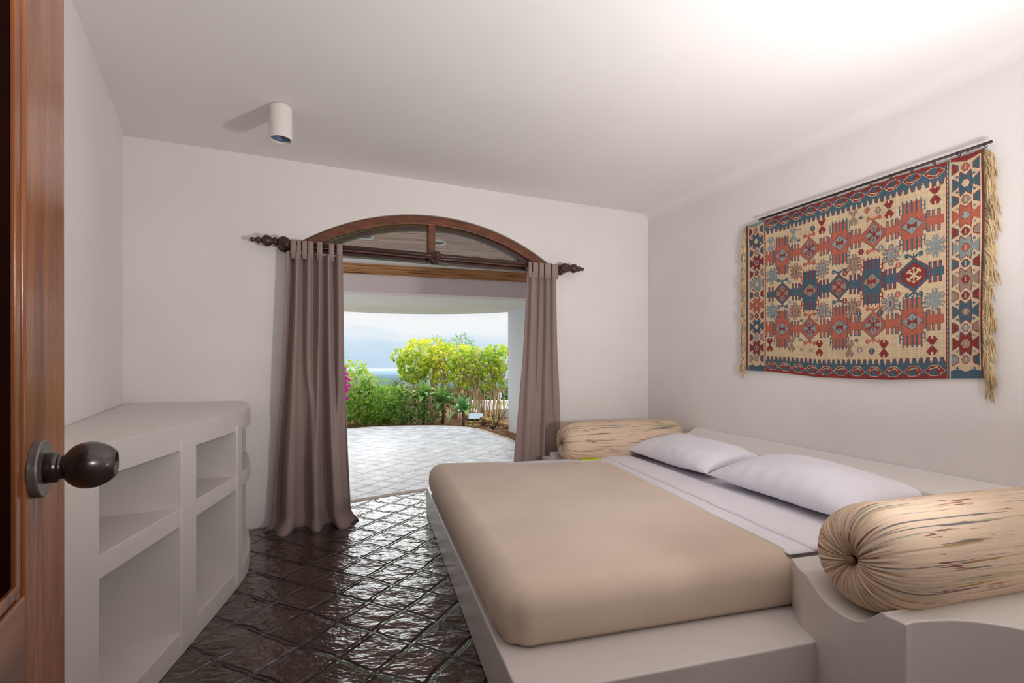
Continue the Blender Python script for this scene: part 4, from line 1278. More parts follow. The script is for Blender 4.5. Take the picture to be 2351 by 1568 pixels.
# long borders with hooks and serration
for (ze, sg) in ((KT, -1), (KB, 1)):
    zi = ze + sg * 0.088
    poly([(FU0, ze), (FU1, ze), (FU1, zi), (FU0, zi)], BL)
    nt_ = 34
    for i in range(nt_):
        x = FU0 + (FU1 - FU0) * (i + 0.5) / nt_; w = (FU1 - FU0) / nt_ / 2
        poly([(x - w * 0.95, zi), (x - w * 0.45, zi + sg * 0.034), (x + w * 0.45, zi + sg * 0.034), (x + w * 0.95, zi)], RE)
        poly([(x - w * 0.80, zi - sg * 0.002), (x - w * 0.30, zi + sg * 0.030), (x + w * 0.30, zi + sg * 0.030), (x + w * 0.80, zi - sg * 0.002)], BL)
        rect(x + w, zi + sg * 0.026, w * 0.34, 0.012, CR)
    poly([(FU0, ze), (FU1, ze), (FU1, ze + sg * 0.026), (FU0, ze + sg * 0.026)], RE)
    nh = 11
    for i in range(nh):
        x = FU0 + (FU1 - FU0) * (i + 0.5) / nh; w = (FU1 - FU0) / nh / 2
        zc = ze + sg * 0.045
        sh = [(-w * 0.98, 0), (-w * 0.35, 0.032), (w * 0.35, 0.032), (w * 0.98, 0), (w * 0.35, -0.030), (-w * 0.35, -0.030)]
        poly([(x + a, zc + sg * b) for a, b in sh], CR)
        poly([(x + a * 0.93, zc + sg * b * 0.88) for a, b in sh], RE)
        poly([(x - w * 0.75, zc - sg * 0.004), (x - w * 0.15, zc - sg * 0.026), (x + w * 0.55, zc - sg * 0.026), (x + w * 0.1, zc - sg * 0.002), (x + w * 0.35, zc + sg * 0.012), (x + w * 0.05, zc + sg * 0.018), (x - w * 0.25, zc - sg * 0.004)], BL)
        seg(x - w * 0.55, zc + sg * 0.006, x + w * 0.2, zc + sg * 0.020, 0.0024, CR)
        seg(x + w * 0.2, zc + sg * 0.020, x + w * 0.45, zc + sg * 0.006, 0.0024, CR)
# end borders with stars
for (u0, u1, cols, cin) in ((0.030, 0.172, (BL, RE, LB, OR, BL, RE), (CR, BL, CR, GB, CR, BL)), (1.337, 1.469, (BL, OR, LB, GB, BL, RE), (CR, LB, OR, RE, GB, GB))):
    poly([(u0, KB), (u1, KB), (u1, KT), (u0, KT)], CR)
    uc = (u0 + u1) / 2; hw = (u1 - u0) / 2
    st = [(-0.90, 0.040), (-0.46, 0.015), (-0.36, 0.070), (0, 0.046), (0.36, 0.070), (0.46, 0.015), (0.90, 0.040), (0.90, -0.040), (0.46, -0.015), (0.36, -0.070), (0, -0.046), (-0.36, -0.070), (-0.46, -0.015), (-0.90, -0.040)]
    for i in range(6):
        z = 2.185 - 0.171 * i
        o_ = RE if cols[i] != RE else BL
        poly([(uc + x * hw * 1.02, z + y * 0.98) for x, y in st], o_)
        poly([(uc + x * hw * 0.92, z + y * 0.87) for x, y in st], cols[i])
        smalldia(uc, z, cin[i], RE if cols[i] != RE else CR, 0.95)
    for i in range(7):
        z = 2.185 + 0.0855 - 0.171 * i
        smalldia(uc, z, (OR, GB, RE, BL, RE, LB, GB)[i], (BL, RE, BL, RE, BL, RE, RE)[i], 0.95)
        for e in (-1, 1):
            c = (RE, BL, RE, BL, GB, RE, LB)[i] if e < 0 else (BL, BL, GB, RE, RE, GB, BL)[i]
            poly([(uc + e * hw * 0.92, z + 0.034), (uc + e * hw * 0.45, z + 0.016), (uc + e * hw * 0.45, z - 0.016), (uc + e * hw * 0.92, z - 0.034)], RE if c != RE else BL)
            poly([(uc + e * hw * 0.90, z + 0.028), (uc + e * hw * 0.50, z + 0.013), (uc + e * hw * 0.50, z - 0.013), (uc + e * hw * 0.90, z - 0.028)], c)
            for y in (-0.045, 0.045):
                dia(uc + e * hw * 0.55, z + y, 0.007, 0.010, GB if (i + int(y > 0)) % 2 else BL)
    poly([(u0, KB), (u1, KB), (u1, KB + 0.04), (uc + 0.03, KB + 0.05), (uc, KB + 0.035), (uc - 0.03, KB + 0.05), (u0, KB + 0.04)], BL)
    poly([(u0, KT), (u1, KT), (u1, KT - 0.02), (uc, KT - 0.035), (u0, KT - 0.02)], RE if u0 > 1 else LB)
# guard stripes
for (u, w, c) in ((0.006, 0.008, BL), (0.018, 0.0045, RE), (0.179, 0.006, CR), (0.176, 0.0028, RE), (0.184, 0.0022, RE), (1.321, 0.006, CR), (1.318, 0.0028, RE), (1.329, 0.0028, BL), (1.473, 0.004, RE), (1.479, 0.004, BL)):
    rect(u, (KT + KB) / 2, w, (KT - KB) / 2, c)
for i in range(90):
    rect(1.324, KB + 0.0066 + 0.0132 * i, 0.0022, 0.004, CR if i % 2 else BL); rect(0.180, KB + 0.0066 + 0.0132 * i, 0.0018, 0.004, CR if i % 2 else RE)
# worn, uneven dye along the weft
rng = np.random.default_rng(5)
img *= (1 + 0.07 * rng.standard_normal((1, NX, 1)) + 0.05 * rng.standard_normal((NY, 1, 1)) + 0.05 * rng.standard_normal((NY, NX, 1))).astype(np.float32)
img = np.clip(img, 0.005, 0.9)
kil = empty('kilim', rpt(1.8, 0.03, 1.2), 'red, blue and cream patterned kilim rug hung on the wall above the bed', 'wall rug')
def kpt(u, fz):
    """u along, fz 0 bottom .. 1 top, in world"""
    k = 1.15 + u / 1.0808
    ub = u / KW
    zb = interp([(0, 1.185), (0.15, 1.178), (0.4, 1.140), (0.7, 1.132), (0.88, 1.145), (1.0, 1.150)], ub)
    zt_ = 2.337 - 0.006 * abs(math.sin(PI * 11 * ub))
    z = zb + (zt_ - zb) * fz
    d = 0.022 + 0.006 * math.sin(7.5 * u + 1.0) * (1 - fz) + 0.007 * math.sin(13 * u) * fz ** 3 + 0.010 * math.exp(-((fz - 0.93) / 0.06) ** 2) * (0.6 + 0.4 * math.sin(17 * u))
    d += 0.012 * max(0, (ub - 0.93) / 0.07) ** 2 * math.sin(fz * 6)
    return rpt(k, d, z)
vx = np.zeros(((NY + 1) * (NX + 1), 3), dtype=np.float32)
org = wloc(kil)
cols_u = [i * CELL for i in range(NX + 1)]
for j in range(NY + 1):
    for i in range(NX + 1):
        q = kpt(cols_u[i], j / NY)
        vx[j * (NX + 1) + i] = (q.x - org.x, q.y - org.y, q.z - org.z)
jj, ii = np.meshgrid(np.arange(NY), np.arange(NX), indexing='ij')
a = (jj * (NX + 1) + ii).ravel()
quads = np.stack([a, a + 1, a + NX + 2, a + NX + 1], 1).astype(np.int32)
me = bpy.data.meshes.new('woven_field')
me.vertices.add(len(vx)); me.vertices.foreach_set('co', vx.ravel())
me.loops.add(quads.size); me.loops.foreach_set('vertex_index', quads.ravel())
me.polygons.add(len(quads)); me.polygons.foreach_set('loop_start', np.arange(0, quads.size, 4, dtype=np.int32))
me.update(calc_edges=True)
ca_ = me.color_attributes.new('weave', 'FLOAT_COLOR', 'CORNER')
cc = np.ones((len(quads), 4, 4), dtype=np.float32); cc[:, :, :3] = img.reshape(-1, 1, 3)
ca_.data.foreach_set('color', cc.ravel())
m = bpy.data.materials.new('kilim_wool'); m.use_nodes = True
t = m.node_tree
b = t.nodes['Principled BSDF']; b.inputs['Roughness'].default_value = 0.95; b.inputs['Specular IOR Level'].default_value = 0.1
at_ = t.nodes.new('ShaderNodeAttribute'); at_.attribute_name = 'weave'
t.links.new(at_.outputs['Color'], b.inputs['Base Color'])
n2 = t.nodes.new('ShaderNodeTexNoise'); n2.inputs['Scale'].default_value = 130; bp = t.nodes.new('ShaderNodeBump'); bp.inputs['Distance'].default_value = 0.004; bp.inputs['Strength'].default_value = 0.5
tcn = t.nodes.new('ShaderNodeTexCoord')
t.links.new(tcn.outputs['Object'], n2.inputs['Vector']); t.links.new(n2.outputs['Fac'], bp.inputs['Height']); t.links.new(bp.outputs[0], b.inputs['Normal'])
o = link('woven_field', me, m, kil, smooth=True)
so = o.modifiers.new('solid', 'SOLIDIFY'); so.thickness = 0.005; so.offset = -1
def fringe(u, sg, ln, ncl, per, seed, out, thick):
    rnd = random.Random(seed)
    mbx = MB()
    kdir = Vector((RD.x, RD.y, 0)).normalized() * sg
    nrm = Vector((-1, -0.41, 0)).normalized()
    for c in range(ncl):
        cl = ln * rnd.uniform(0.65, 1.3); co = out * rnd.uniform(0.45, 1.1); cn = rnd.uniform(0.0, 0.018); sw = rnd.uniform(-0.012, 0.012)
        for i in range(per):
            fz = 0.997 - 0.994 * (c + (i + 0.5) / per) / ncl
            p = kpt(u, fz)
            tgt = kpt(u, 0.997 - 0.994 * (c + 0.5) / ncl)
            L_ = cl * rnd.uniform(0.8, 1.1)
            o2 = co * rnd.uniform(0.6, 1.3); j1 = rnd.uniform(-0.012, 0.012)
            q = []
            for s in range(7):
                w = s / 6
                pp = p.lerp(tgt, 0.6 * min(1, w * 1.6))
                q.append(pp + kdir * (o2 * (1 - (1 - min(1, w * 1.7)) ** 2) + (sw + j1) * w) + Vector((0, 0, -1)) * (L_ * w ** 1.25) + nrm * (cn * math.sin(PI * w) + rnd.uniform(-0.003, 0.005)))
            mbx.add(*tube(q, [thick * x for x in (0.6, 0.85, 1.0, 1.0, 1.0, 0.85, 0.3)], 6))
    return mbx
fringe(0.002, -1, 0.105, 40, 6, 4, 0.034, 0.0030).build('fringe', M['fringe'], kil, smooth=True)
fringe(KW - 0.002, 1, 0.135, 34, 9, 6, 0.042, 0.0038).build('fringe', M['fringe'], kil, smooth=True)
kr = empty('hanging_rod', rpt(1.8, 0.03, 2.36), 'thin dark iron rod holding the kilim by small rings', 'hanging rod')
zr = 2.351
obj('rod', *tube([rpt(1.27, 0.032, zr), rpt(2.553, 0.032, zr + 0.002)], 0.0075, 12), M['iron'], kr, smooth=True)
rr = Vector((RD.x, RD.y, 0))
for i in range(13):
    k = 1.30 + (2.53 - 1.30) * i / 12
    obj('ring', *ring(rpt(k, 0.030, zr - 0.005), rr, 0.0125, 0.0022, 18, 6), M['iron'], kr, smooth=True)
for k in (1.36, 2.45):
    obj('wall_hook', *tube([rpt(k, 0.0, zr + 0.004), rpt(k, 0.024, zr + 0.004)], 0.004, 8), M['iron'], kr, smooth=True)

# ------------------------------------------------------------------ garden
soil = [tuple(p + Vector((0, 0.0))) for p in edge] + [(3.5, 7.2), (6, 10), (6, 17.5), (-12, 17.5), (-12, 7.6)]
def soil_mesh():
    # rough mulch surface
    n = 90
    v, f = [], []
    for j in range(n + 1):
        for i in range(n + 1):
            x = -11 + 15 * i / n; y = 7.2 + 10.3 * j / n
            z = -0.02 + 0.02 * math.sin(x * 3.1 + y) * math.sin(y * 2.3)
            v.append((x, y, z - 0.035 if True else z))
    for j in range(n):
        for i in range(n):
            a = j * (n + 1) + i
            f.append((a, a + 1, a + n + 2, a + n + 1))
    return v, f
struct(obj('ground', *soil_mesh(), M['soil'], smooth=True), 'brown mulch garden bed beyond the terrace')
# far land below the hill
far = bpy.data.materials.new('far_land'); far.use_nodes = True
t = far.node_tree; N = t.nodes; b = N['Principled BSDF']; b.inputs['Roughness'].default_value = 1.0; b.inputs['Specular IOR Level'].default_value = 0.0
tcn = N.new('ShaderNodeTexCoord'); mpn = N.new('ShaderNodeMapping'); mpn.inputs['Scale'].default_value = (0.0012, 0.00035, 0.001)
t.links.new(tcn.outputs['Object'], mpn.inputs['Vector'])
nn_ = N.new('ShaderNodeTexNoise'); nn_.inputs['Scale'].default_value = 1.0; nn_.inputs['Detail'].default_value = 8
t.links.new(mpn.outputs[0], nn_.inputs['Vector'])
rp = N.new('ShaderNodeValToRGB')
els = rp.color_ramp.elements
els[0].position = 0.35; els[0].color = (0.02, 0.04, 0.035, 1)
els[1].position = 0.62; els[1].color = (0.26, 0.27, 0.26, 1)
e = els.new(0.48); e.color = (0.035, 0.07, 0.03, 1)
e = els.new(0.56); e.color = (0.10, 0.13, 0.08, 1)
t.links.new(nn_.outputs['Fac'], rp.inputs['Fac']); t.links.new(rp.outputs[0], b.inputs['Base Color'])
ZL = -95.0
lv = [(-9000, 60, ZL), (9000, 60, ZL), (9000, 7000, ZL), (-9000, 7000, ZL)]
struct(obj('hills', lv, [(0, 1, 2, 3)], far), 'hazy green plain far below the garden', 'plain')
M['sea'] = mat('sea_water', (0.07, 0.13, 0.19), 0.8, base2=(0.05, 0.10, 0.15), vscale=0.002, spec=0.0)
struct(obj('sea', [(-40000, 7000, ZL), (40000, 7000, ZL), (40000, 45000, ZL), (-40000, 45000, ZL)], [(0, 1, 2, 3)], M['sea']), 'pale sea at the horizon', 'sea')
M['slope'] = mat('green_slope', (0.16, 0.28, 0.08), 0.95, base2=(0.07, 0.15, 0.04), vscale=1.5, spec=0.05)
struct(obj('hill', [(-12, 17.4, -0.1), (8, 17.4, -0.1), (120, 240, ZL), (-160, 240, ZL)], [(0, 1, 2, 3)], M['slope']), 'green slope falling away behind the garden', 'hillside')
hz = bpy.data.materials.new('haze_air'); hz.use_nodes = True
t = hz.node_tree
for n_ in list(t.nodes):
    if n_.type == 'BSDF_PRINCIPLED': t.nodes.remove(n_)
vs = t.nodes.new('ShaderNodeVolumeScatter')
vs.inputs['Color'].default_value = (0.10, 0.15, 0.225, 1); vs.inputs['Density'].default_value = 0.00045
t.links.new(vs.outputs[0], t.nodes['Material Output'].inputs['Volume'])
o = obj('haze', *boxg(-50000, 50000, 300, 50000, ZL + 0.5, -6.0), hz)
tag(o, 'blue haze over the distant plain', 'haze', kind='stuff')

def leaf(p, d, n, ln, w, kind):
    d = d.normalized(); s = d.cross(n)
    if s.length < 1e-4: s = d.cross(Vector((0.3, 0.5, 0.8)))
    s = s.normalized(); n = s.cross(d)
    if kind == 'round':
        pts = [(0, 0), (0.22, 0.42), (0.60, 0.50), (0.92, 0.22), (1.02, 0), (0.92, -0.22), (0.60, -0.50), (0.22, -0.42)]
        v = [p + d * (ln * a) + s * (w * b_) + n * (abs(b_) * w * 0.25 - a * a * ln * 0.18) for a, b_ in pts]
        return v, [tuple(range(8))]
    pts = [(0, 0, 0), (0.45, 0.5, 0.10), (1.0, 0, -0.15), (0.45, -0.5, 0.10)]
    v = [p + d * (ln * a) + s * (w * b_) + n * (ln * c) for a, b_, c in pts]
    return v, [(0, 1, 2), (0, 2, 3)]
def rdir(rnd, up=0.2):
    while True:
        v = Vector((rnd.uniform(-1, 1), rnd.uniform(-1, 1), rnd.uniform(-1, 1)))
        if 0.05 < v.length < 1: break
    v.normalize(); v.z += up
    return v.normalized()
def foliage(blobs, n, size, kind, seed, aspect=0.8):
    rnd = random.Random(seed)
    mbx = MB()
    tot = sum(b[3] * b[4] * b[5] for b in blobs)
    for (cx, cy, cz, rx, ry, rz_) in blobs:
        for _ in range(int(n * rx * ry * rz_ / tot)):
            d = rdir(rnd, 0.05)
            r = rnd.uniform(0.55, 1.0) ** 0.5
            p = Vector((cx + d.x * rx * r, cy + d.y * ry * r, cz + d.z * rz_ * r))
            if p.z < 0.01: p.z = rnd.uniform(0.01, 0.1)
            s = size * rnd.uniform(0.6, 1.3)
            ld = (d + rdir(rnd, -0.1) * 0.9).normalized()
            mbx.add(*leaf(p, ld, rdir(rnd, 0.9), s, s * aspect, kind))
    return mbx
def blossoms(parent, blob, n, size, m, seed):
    rnd = random.Random(seed)
    cx, cy, cz, rx, ry, rz_ = blob
    for _ in range(n):
        d = rdir(rnd, 0)
        p = Vector((cx + d.x * rx * rnd.random(), cy + d.y * ry, cz + d.z * rz_ * rnd.uniform(0.3, 1)))
        mb_ = MB()
        for k in range(5):
            a = 2 * PI * k / 5 + rnd.random()
            mb_.add(*leaf(p, Vector((math.cos(a), -0.5, math.sin(a))), Vector((0, -1, 0.2)), size * 0.6, size * 0.5, 'lance'))
        mb_.build('flower', m, parent)
def stems(x, y, tops, r, seed, wig=0.06, base_r=0.09):
    rnd = random.Random(seed)
    mbx = MB()
    for (tx, ty, tz_) in tops:
        b0 = Vector((x + rnd.uniform(-base_r, base_r), y + rnd.uniform(-base_r, base_r), -0.04))
        e = Vector((tx, ty, tz_))
        pts = []
        for i in range(7):
            w = i / 6
            q = b0.lerp(e, w); q += Vector((rnd.uniform(-wig, wig), rnd.uniform(-wig, wig), 0)) * math.sin(PI * w)
            q.x += (e.x - b0.x) * (w * w - w) * 0.5
            pts.append(q)
        mbx.add(*tube(pts, [r * (1 - 0.6 * i / 6) for i in range(7)], 6))
        for _ in range(2):
            w = rnd.uniform(0.5, 0.85); q = b0.lerp(e, w)
            mbx.add(*tube([q, q + Vector((rnd.uniform(-0.15, 0.15), rnd.uniform(-0.1, 0.1), 0.2)), q + Vector((rnd.uniform(-0.25, 0.25), rnd.uniform(-0.15, 0.15), 0.42))], [r * 0.5, r * 0.4, r * 0.2], 5))
    return mbx
def shrub(name, label, cat, x, y, blobs, n, size, kind, lm, seed, tops=(), sr=0.018, sm='bark', group=None, aspect=0.85):
    e = empty(name, (x, y, 0), label, cat, group)
    foliage(blobs, n, size, kind, seed, aspect).build('foliage', M[lm], e)
    if tops: stems(x, y, tops, sr, seed, base_r=0.24 if name == 'flowering_shrub' else 0.09).build('stems', M[sm], e, smooth=True)
    return e
# tall yellow-green shrubs with bare stems (left to right)
GY = 'tall yellow-green shrubs beyond the terrace'
tall = [(965, 12.0, 905, 975, 800, 887, 'sparse tall yellow-green shrub with leaning stems, leftmost of the tall shrubs', 'leaf_lime', 578),
        (1005, 12.2, 940, 1030, 780, 872, 'tall yellow-green shrub just right of the leaning stems, with the yellowest crown', 'leaf_yellow', 884),
        (1052, 12.0, 995, 1085, 792, 882, 'tall yellow-green shrub behind the middle agave', 'leaf_yellow', 884),
        (1092, 11.6, 1050, 1130, 800, 887, 'tall yellow-green shrub whose thick pale stems rise behind the floodlight', 'leaf_lime', 816),
        (1140, 11.8, 1112, 1172, 795, 882, 'tall yellow-green shrub next to the white terrace side wall', 'leaf_lime', 646)]
for i, (px, Y, xa, xb, ya, yb, lab, lm, nl) in enumerate(tall):
    rnd = random.Random(40 + i)
    bx = (px - CX) / F * Y
    x0, x1 = (xa - CX) / F * Y, (xb - CX) / F * Y
    z1, z0 = EYE + (CY - ya) / F * Y, EYE + (CY - yb) / F * Y
    xc = (x0 + x1) / 2; hw = (x1 - x0) / 2 * 1.18
    blobs = [(xc, Y, (z0 * 0.35 + z1 * 0.65), hw * 1.1, 0.5, (z1 - z0) * 0.36), (xc - hw * 0.5, Y - 0.1, z0 * 0.5 + z1 * 0.5, hw * 0.7, 0.5, (z1 - z0) * 0.5),
             (xc + hw * 0.5, Y + 0.1, z0 * 0.55 + z1 * 0.45, hw * 0.7, 0.5, (z1 - z0) * 0.52)]
    tops = [(rnd.uniform(x0, x1), Y + rnd.uniform(-0.3, 0.3), z0 + (z1 - z0) * rnd.uniform(0.5, 1.05)) for _ in range(16)]
    if i == 0:
        blobs = [(x0 + 0.12, Y, z1 - 0.18, 0.16, 0.2, 0.16), (xc + 0.1, Y, z0 * 0.5 + z1 * 0.5, hw * 0.8, 0.4, (z1 - z0) * 0.4)]
        tops = [(x0 + 0.05, Y, z1), (x0 + 0.2, Y, z1 - 0.1), (x0 + 0.35, Y + 0.1, z1 - 0.02), (xc, Y, z1), (xc + 0.1, Y, z1 - 0.2)]
    shrub('flowering_shrub', lab, 'shrub', bx, Y, blobs, nl, 0.085, 'round', lm, 40 + i, tops, 0.022 if i in (3,) else 0.017, group=GY)
# trees far behind
for (px, Y, ya, yb, hw, lab, sd) in ((1000, 20, 770, 830, 0.75, 'bushy green treetop behind the tall shrubs, above their left half', 61), (1060, 20, 765, 830, 0.60, 'bushy green treetop behind the tall shrubs, with a thin pointed crown', 62)):
    x = (px - CX) / F * Y; z1 = EYE + (CY - ya) / F * Y
    shrub('garden_tree', lab, 'tree', x, Y, [(x, Y, z1 - 0.65, hw, 0.6, 0.55), (x - 0.35 * hw, Y, z1 - 0.95, hw * 0.9, 0.5, 0.5), (x + 0.05, Y, z1 - 0.2, 0.22, 0.2, 0.25)], 620, 0.11, 'lance', 'leaf_mid', sd,
          [(x - 0.2, Y, z1 - 0.5), (x + 0.25, Y, z1 - 0.4), (x, Y, z1 - 0.1)], 0.05, 'bark', 'trees behind the garden', 0.5)
# low green bushes along the terrace edge
low = [(812, 10.9, 0.38, 1.26, 'leaf_green', 'tall leafy green bush at the left end of the garden bed, beside the curtain', 'lance', 620, 0.10),
       (850, 10.6, 0.42, 0.78, 'leaf_green', 'low green bush on the terrace edge between the left bush and the leftmost agave', 'lance', 520, 0.09),
       (893, 10.7, 0.40, 0.80, 'leaf_green', 'broad leafy green bush in front of the soft grey-green bush', 'lance', 560, 0.10),
       (938, 10.6, 0.36, 0.62, 'leaf_dark', 'dark fine-leaved bush on the terrace edge below the agaves', 'lance', 560, 0.06),
       (985, 10.7, 0.34, 0.48, 'leaf_dark', 'low dark bush at the right end of the green bushes, next to the bare soil', 'lance', 460, 0.055),
       (865, 12.6, 0.75, 0.98, 'leaf_mid', 'soft grey-green bush rising behind the low green bushes', 'lance', 700, 0.08),
       (935, 12.9, 0.42, 0.98, 'leaf_purple', 'purplish brown bush left of the tall leaning stems', 'lance', 420, 0.07),
       (790, 12.4, 0.80, 1.42, 'leaf_lime', 'tall lime-green bush at the far left, behind the pink flowers', 'lance', 700, 0.11)]
for i, (px, Y, hw, h, lm, lab, kd, nl, sz) in enumerate(low):
    x = (px - CX) / F * Y
    blobs = [(x, Y, h * 0.55, hw, 0.42, h * 0.46), (x - hw * 0.4, Y - 0.1, h * 0.35, hw * 0.7, 0.4, h * 0.34), (x + hw * 0.4, Y, h * 0.38, hw * 0.7, 0.4, h * 0.36)]
    rnd = random.Random(70 + i)
    tops = [(x + rnd.uniform(-hw, hw) * 0.8, Y + rnd.uniform(-0.3, 0.2), h * rnd.uniform(0.5, 0.9)) for _ in range(7)]
    shrub('leafy_bush', lab, 'bush', x, Y, blobs, int(nl * 1.2), sz * 1.15, kd, lm, 70 + i, tops, 0.010, 'bark', 'bushes along the terrace edge', 0.55)
# bougainvillea
bx = (797 - CX) / F * 10.3
bo = empty('bougainvillea', (bx, 10.3, 0), 'bougainvillea with bright magenta flowers at the left edge of the garden, by the curtain', 'flowering plant')
foliage([(bx - 0.08, 10.3, 0.55, 0.13, 0.15, 0.55), (bx, 10.3, 0.95, 0.10, 0.12, 0.25)], 150, 0.07, 'lance', 91, 0.6).build('foliage', M['leaf_green'], bo)
blossoms(bo, (bx + 0.03, 10.16, 0.80, 0.09, 0.06, 0.36), 24, 0.075, M['magenta'], 92)
blossoms(bo, (bx, 10.16, 1.10, 0.07, 0.05, 0.14), 9, 0.075, M['magenta'], 94)
stems(bx - 0.05, 10.3, [(bx, 10.3, 1.1), (bx + 0.06, 10.3, 0.9), (bx - 0.1, 10.3, 1.0)], 0.01, 93).build('stems', M['bark'], bo, smooth=True)
px_ = (791 - CX) / F * 10.7
tag(obj('post', *boxg(px_ - 0.035, px_ + 0.035, 10.66, 10.74, -0.05, 0.98), M['concrete'], None, bevel=0.006, loc=(px_, 10.7, -0.05)), 'narrow beige post standing by the magenta flowers', 'post')
# agaves
def agave(label, px, py, Y, R_, nleaf, seed, stemh=0.0):
    rnd = random.Random(seed)
    x = (px - CX) / F * Y; z = max(0.06, EYE + (CY - py) / F * Y)
    e = empty('agave', (x, Y, 0), label, 'agave', 'agaves in the garden bed')
    for i in range(nleaf):
        az = 2 * PI * i * 0.382 + rnd.uniform(-0.2, 0.2)
        el = math.radians(82 - 78 * (i / nleaf) + rnd.uniform(-8, 8))
        ln = R_ * rnd.uniform(0.85, 1.1); w = ln * 0.42
        hd = Vector((math.cos(az), math.sin(az), 0)); sd = Vector((-hd.y, hd.x, 0))
        v, f = [], []
        for s in range(9):
            u = s / 8
            ang = el - 0.55 * u * u * (1 if el < 1.0 else 0.3)
            p = Vector((x, Y, z)) + hd * (ln * u * math.cos(ang)) + Vector((0, 0, ln * u * math.sin(ang)))
            ww = w * (0.35 + 1.3 * u * (1 - u) * 2.0 * 0.75) * (1 - u ** 4) + 0.001
            nrm = Vector((-hd.x * math.sin(ang), -hd.y * math.sin(ang), math.cos(ang)))
            for (b_, c) in ((-0.5, 0.22), (-0.25, 0.06), (0, 0), (0.25, 0.06), (0.5, 0.22)):
                q = p + sd * (ww * b_) + nrm * (ww * c)
                if q.z < 0.0: q.z = 0.0
                v.append(q)
        for s in range(8):
            for c in range(4): f.append((s * 5 + c, s * 5 + c + 1, s * 5 + c + 6, s * 5 + c + 5))
        o = obj('leaf', v, f, M['leaf_agave'], e, smooth=True)
        so = o.modifiers.new('solid', 'SOLIDIFY'); so.thickness = 0.008; so.offset = 0
    obj('stem', *tube([(x, Y + 0.02, -0.05), (x + 0.02, Y, z * 0.5), (x, Y, z + 0.02)], [0.034, 0.03, 0.03], 10), M['bark_dark'], e, smooth=True)
agave('grey-green agave among the low bushes, leftmost of the agaves', 838, 905, 10.9, 0.44, 15, 101)
agave('green agave with upright leaves left of the largest agave, half hidden by the dark bush', 972, 912, 11.0, 0.46, 16, 102)
agave('small agave peeking out above the bushes just left of the tall stems', 921, 902, 11.1, 0.30, 9, 106)
agave('largest broad-leaved agave on a short stem, between the dark bush and the floodlight', 1016, 925, 10.9, 0.50, 17, 103)
agave('lone agave with drooping lower leaves on the bare soil, nearest the floodlight', 1063, 946, 10.35, 0.42, 13, 104)
# hedge, walls, lantern, floodlight, rocks, twigs
hb = []
for i in range(9):
    x = -3.4 + 0.55 * i
    hb.append((x, 16.2, 0.22, 0.42, 0.4, 0.36))
he = empty('hedge', (-1.2, 16.2, 0), 'clipped dark green hedge with a few red flowers behind the low white wall', 'hedge')
foliage(hb, 3600, 0.10, 'round', 111, 0.8).build('foliage', M['leaf_dark'], he)
blossoms(he, (-1.0, 15.80, 0.40, 1.3, 0.08, 0.22), 14, 0.08, M['redflower'], 112)
stems(-1.2, 16.2, [(-3.2 + 0.5 * i, 16.2, 0.4) for i in range(9)], 0.015, 113).build('stems', M['bark_dark'], he, smooth=True)
def pxbox(xa, xb, Y, z0, z1, dy): return boxg((xa - CX) / F * Y, (xb - CX) / F * Y, Y, Y + dy, z0, z1)
struct(obj('wall_garden', *pxbox(1040, 1215, 14.6, -0.3, 0.22, 0.25), M['ext_white'], bevel=0.01), 'low white garden wall in front of the hedge')
tag(obj('planter_wall', *pxbox(1030, 1112, 13.2, -0.3, 0.03, 0.35), M['ext_pink'], None, bevel=0.012, loc=((1070 - CX) / F * 13.2, 13.3, -0.3)), 'low pinkish plaster planter wall behind the agaves', 'planter')
tag(obj('planter_box', *pxbox(1143, 1205, 12.4, -0.3, 0.16, 0.9), M['concrete'], None, bevel=0.012, loc=((1170 - CX) / F * 12.4, 12.6, -0.3)), 'stained concrete planter beside the white terrace side wall', 'planter')
ln_ = empty('garden_lantern', at(1147, 938, 14.72) * 1.0, 'small white garden lantern standing on the low white wall', 'lantern')
ln_.location = ((1147 - CX) / F * 14.72, 14.72, 0.22)
v, f = lathe(ln_.location, (0, 0, 1), [(0, 0.04), (0.03, 0.05), (0.05, 0.03), (0.08, 0.03), (0.09, 0.06)], 16); obj('base', v, f, M['ext_white'], ln_, smooth=True)
v, f = lathe(ln_.location + Vector((0, 0, 0.09)), (0, 0, 1), [(0, 0.055), (0.10, 0.065), (0.11, 0.05)], 16); obj('glass_body', v, f, M['lampglass'], ln_, smooth=True)
v, f = lathe(ln_.location + Vector((0, 0, 0.20)), (0, 0, 1), [(0, 0.08), (0.02, 0.06), (0.06, 0.02), (0.08, 0.012), (0.085, 0.003)], 16); obj('cap', v, f, M['ext_white'], ln_, smooth=True)
fp = ground(1092, 966)
fl_ = empty('floodlight', (fp.x, fp.y, -0.03), 'garden floodlight with a bright glass face tilted up on the soil', 'floodlight')
def tiltbox(c, w, h, t_, tilt, z):
    v = []
    for a in (-1, 1):
        for b_ in (0, 1):
            for d in (0, 1):
                q = Vector((a * w / 2, 0, 0)) + Vector((0, math.cos(tilt), math.sin(tilt))) * (h * b_) + Vector((0, -math.sin(tilt), math.cos(tilt))) * (-t_ * d)
                v.append(Vector((c[0], c[1], z)) + q)
    return v, [(0, 1, 3, 2), (4, 6, 7, 5), (0, 4, 5, 1), (2, 3, 7, 6), (0, 2, 6, 4), (1, 5, 7, 3)]
v, f = tiltbox((fp.x, fp.y - 0.02), 0.36, 0.20, 0.05, 0.65, 0.035); obj('housing', v, f, M['lampblack'], fl_, bevel=0.006)
v, f = tiltbox((fp.x, fp.y - 0.008), 0.33, 0.175, 0.006, 0.65, 0.052); obj('glass_face', v, f, M['lampglass'], fl_)
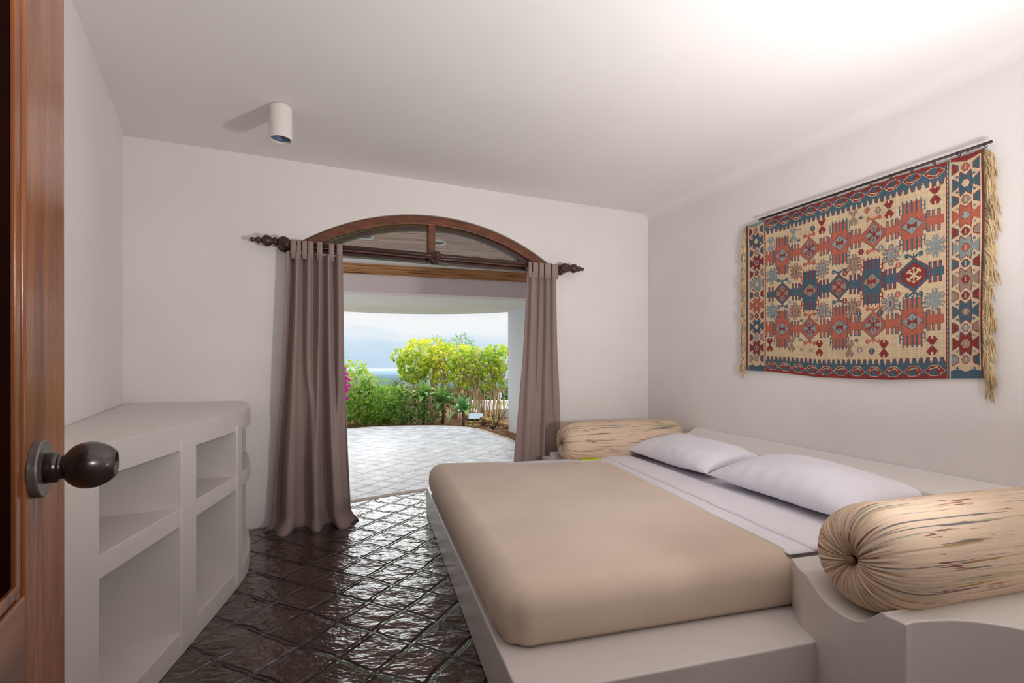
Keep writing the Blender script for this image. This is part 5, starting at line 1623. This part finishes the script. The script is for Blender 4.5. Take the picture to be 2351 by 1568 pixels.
def rock(label, px, py, R_, seed):
    rnd = random.Random(seed)
    p = ground(px, py)
    bm = bmesh.new(); bmesh.ops.create_icosphere(bm, subdivisions=3, radius=1)
    ph = [rnd.uniform(0, 6) for _ in range(6)]
    for vv in bm.verts:
        k = 1 + 0.16 * math.sin(4 * vv.co.x + ph[0]) * math.sin(3 * vv.co.y + ph[1]) + 0.10 * math.sin(9 * vv.co.z + ph[2] + 5 * vv.co.x) + rnd.uniform(-0.04, 0.04)
        vv.co = Vector((vv.co.x * R_ * 1.25, vv.co.y * R_, vv.co.z * R_ * 0.8)) * k
    me = bpy.data.meshes.new('rock'); bm.to_mesh(me); bm.free()
    o = link('rock', me, M['rock'], None, smooth=True)
    o.location = (p.x, p.y, R_ * 0.45)
    tag(o, label, 'rock', 'ochre rocks on the garden soil')
rock('brown ochre rock right beside the floodlight, largest of the garden rocks', 1115, 971, 0.115, 1)
rock('small ochre rock between the floodlight and the lone agave', 1079, 972, 0.05, 2)
rock('ochre rock in the row before the concrete planter, farthest from the side wall', 1144, 976, 0.075, 3)
rock('ochre rock in the row before the concrete planter, middle of that row', 1156, 978, 0.07, 4)
rock('ochre rock touching the foot of the white side wall', 1163, 983, 0.06, 5)
tw = empty('bare_twig_plant', (*ground(1128, 983).xy, 0), 'sparse bare twiggy plant with a few green leaves growing from the soil', 'plant')
b0 = ground(1132, 982)
mbx = MB()
for (px, py) in ((1168, 925), (1150, 940), (1095, 970), (1118, 950), (1112, 985), (1145, 985), (1128, 945), (1100, 960)):
    e = at(px, py, b0.y - 0.1); e.z = max(e.z, 0.02)
    mid_ = b0.lerp(e, 0.5) + Vector((0.03, 0, -0.02 if e.z > 0.2 else 0.05))
    mbx.add(*tube([Vector((b0.x, b0.y, -0.04)), mid_, e], [0.010, 0.008, 0.004], 6))
mbx.build('stems', M['bark_dark'], tw, smooth=True)
foliage([(at(1130, 950, b0.y).x, b0.y, 0.24, 0.14, 0.1, 0.07), (at(1092, 966, b0.y).x, b0.y - 0.1, 0.10, 0.10, 0.1, 0.05), (at(1158, 925, b0.y).x, b0.y, 0.42, 0.10, 0.1, 0.10)], 60, 0.055, 'lance', 121, 0.6).build('foliage', M['leaf_lime'], tw)
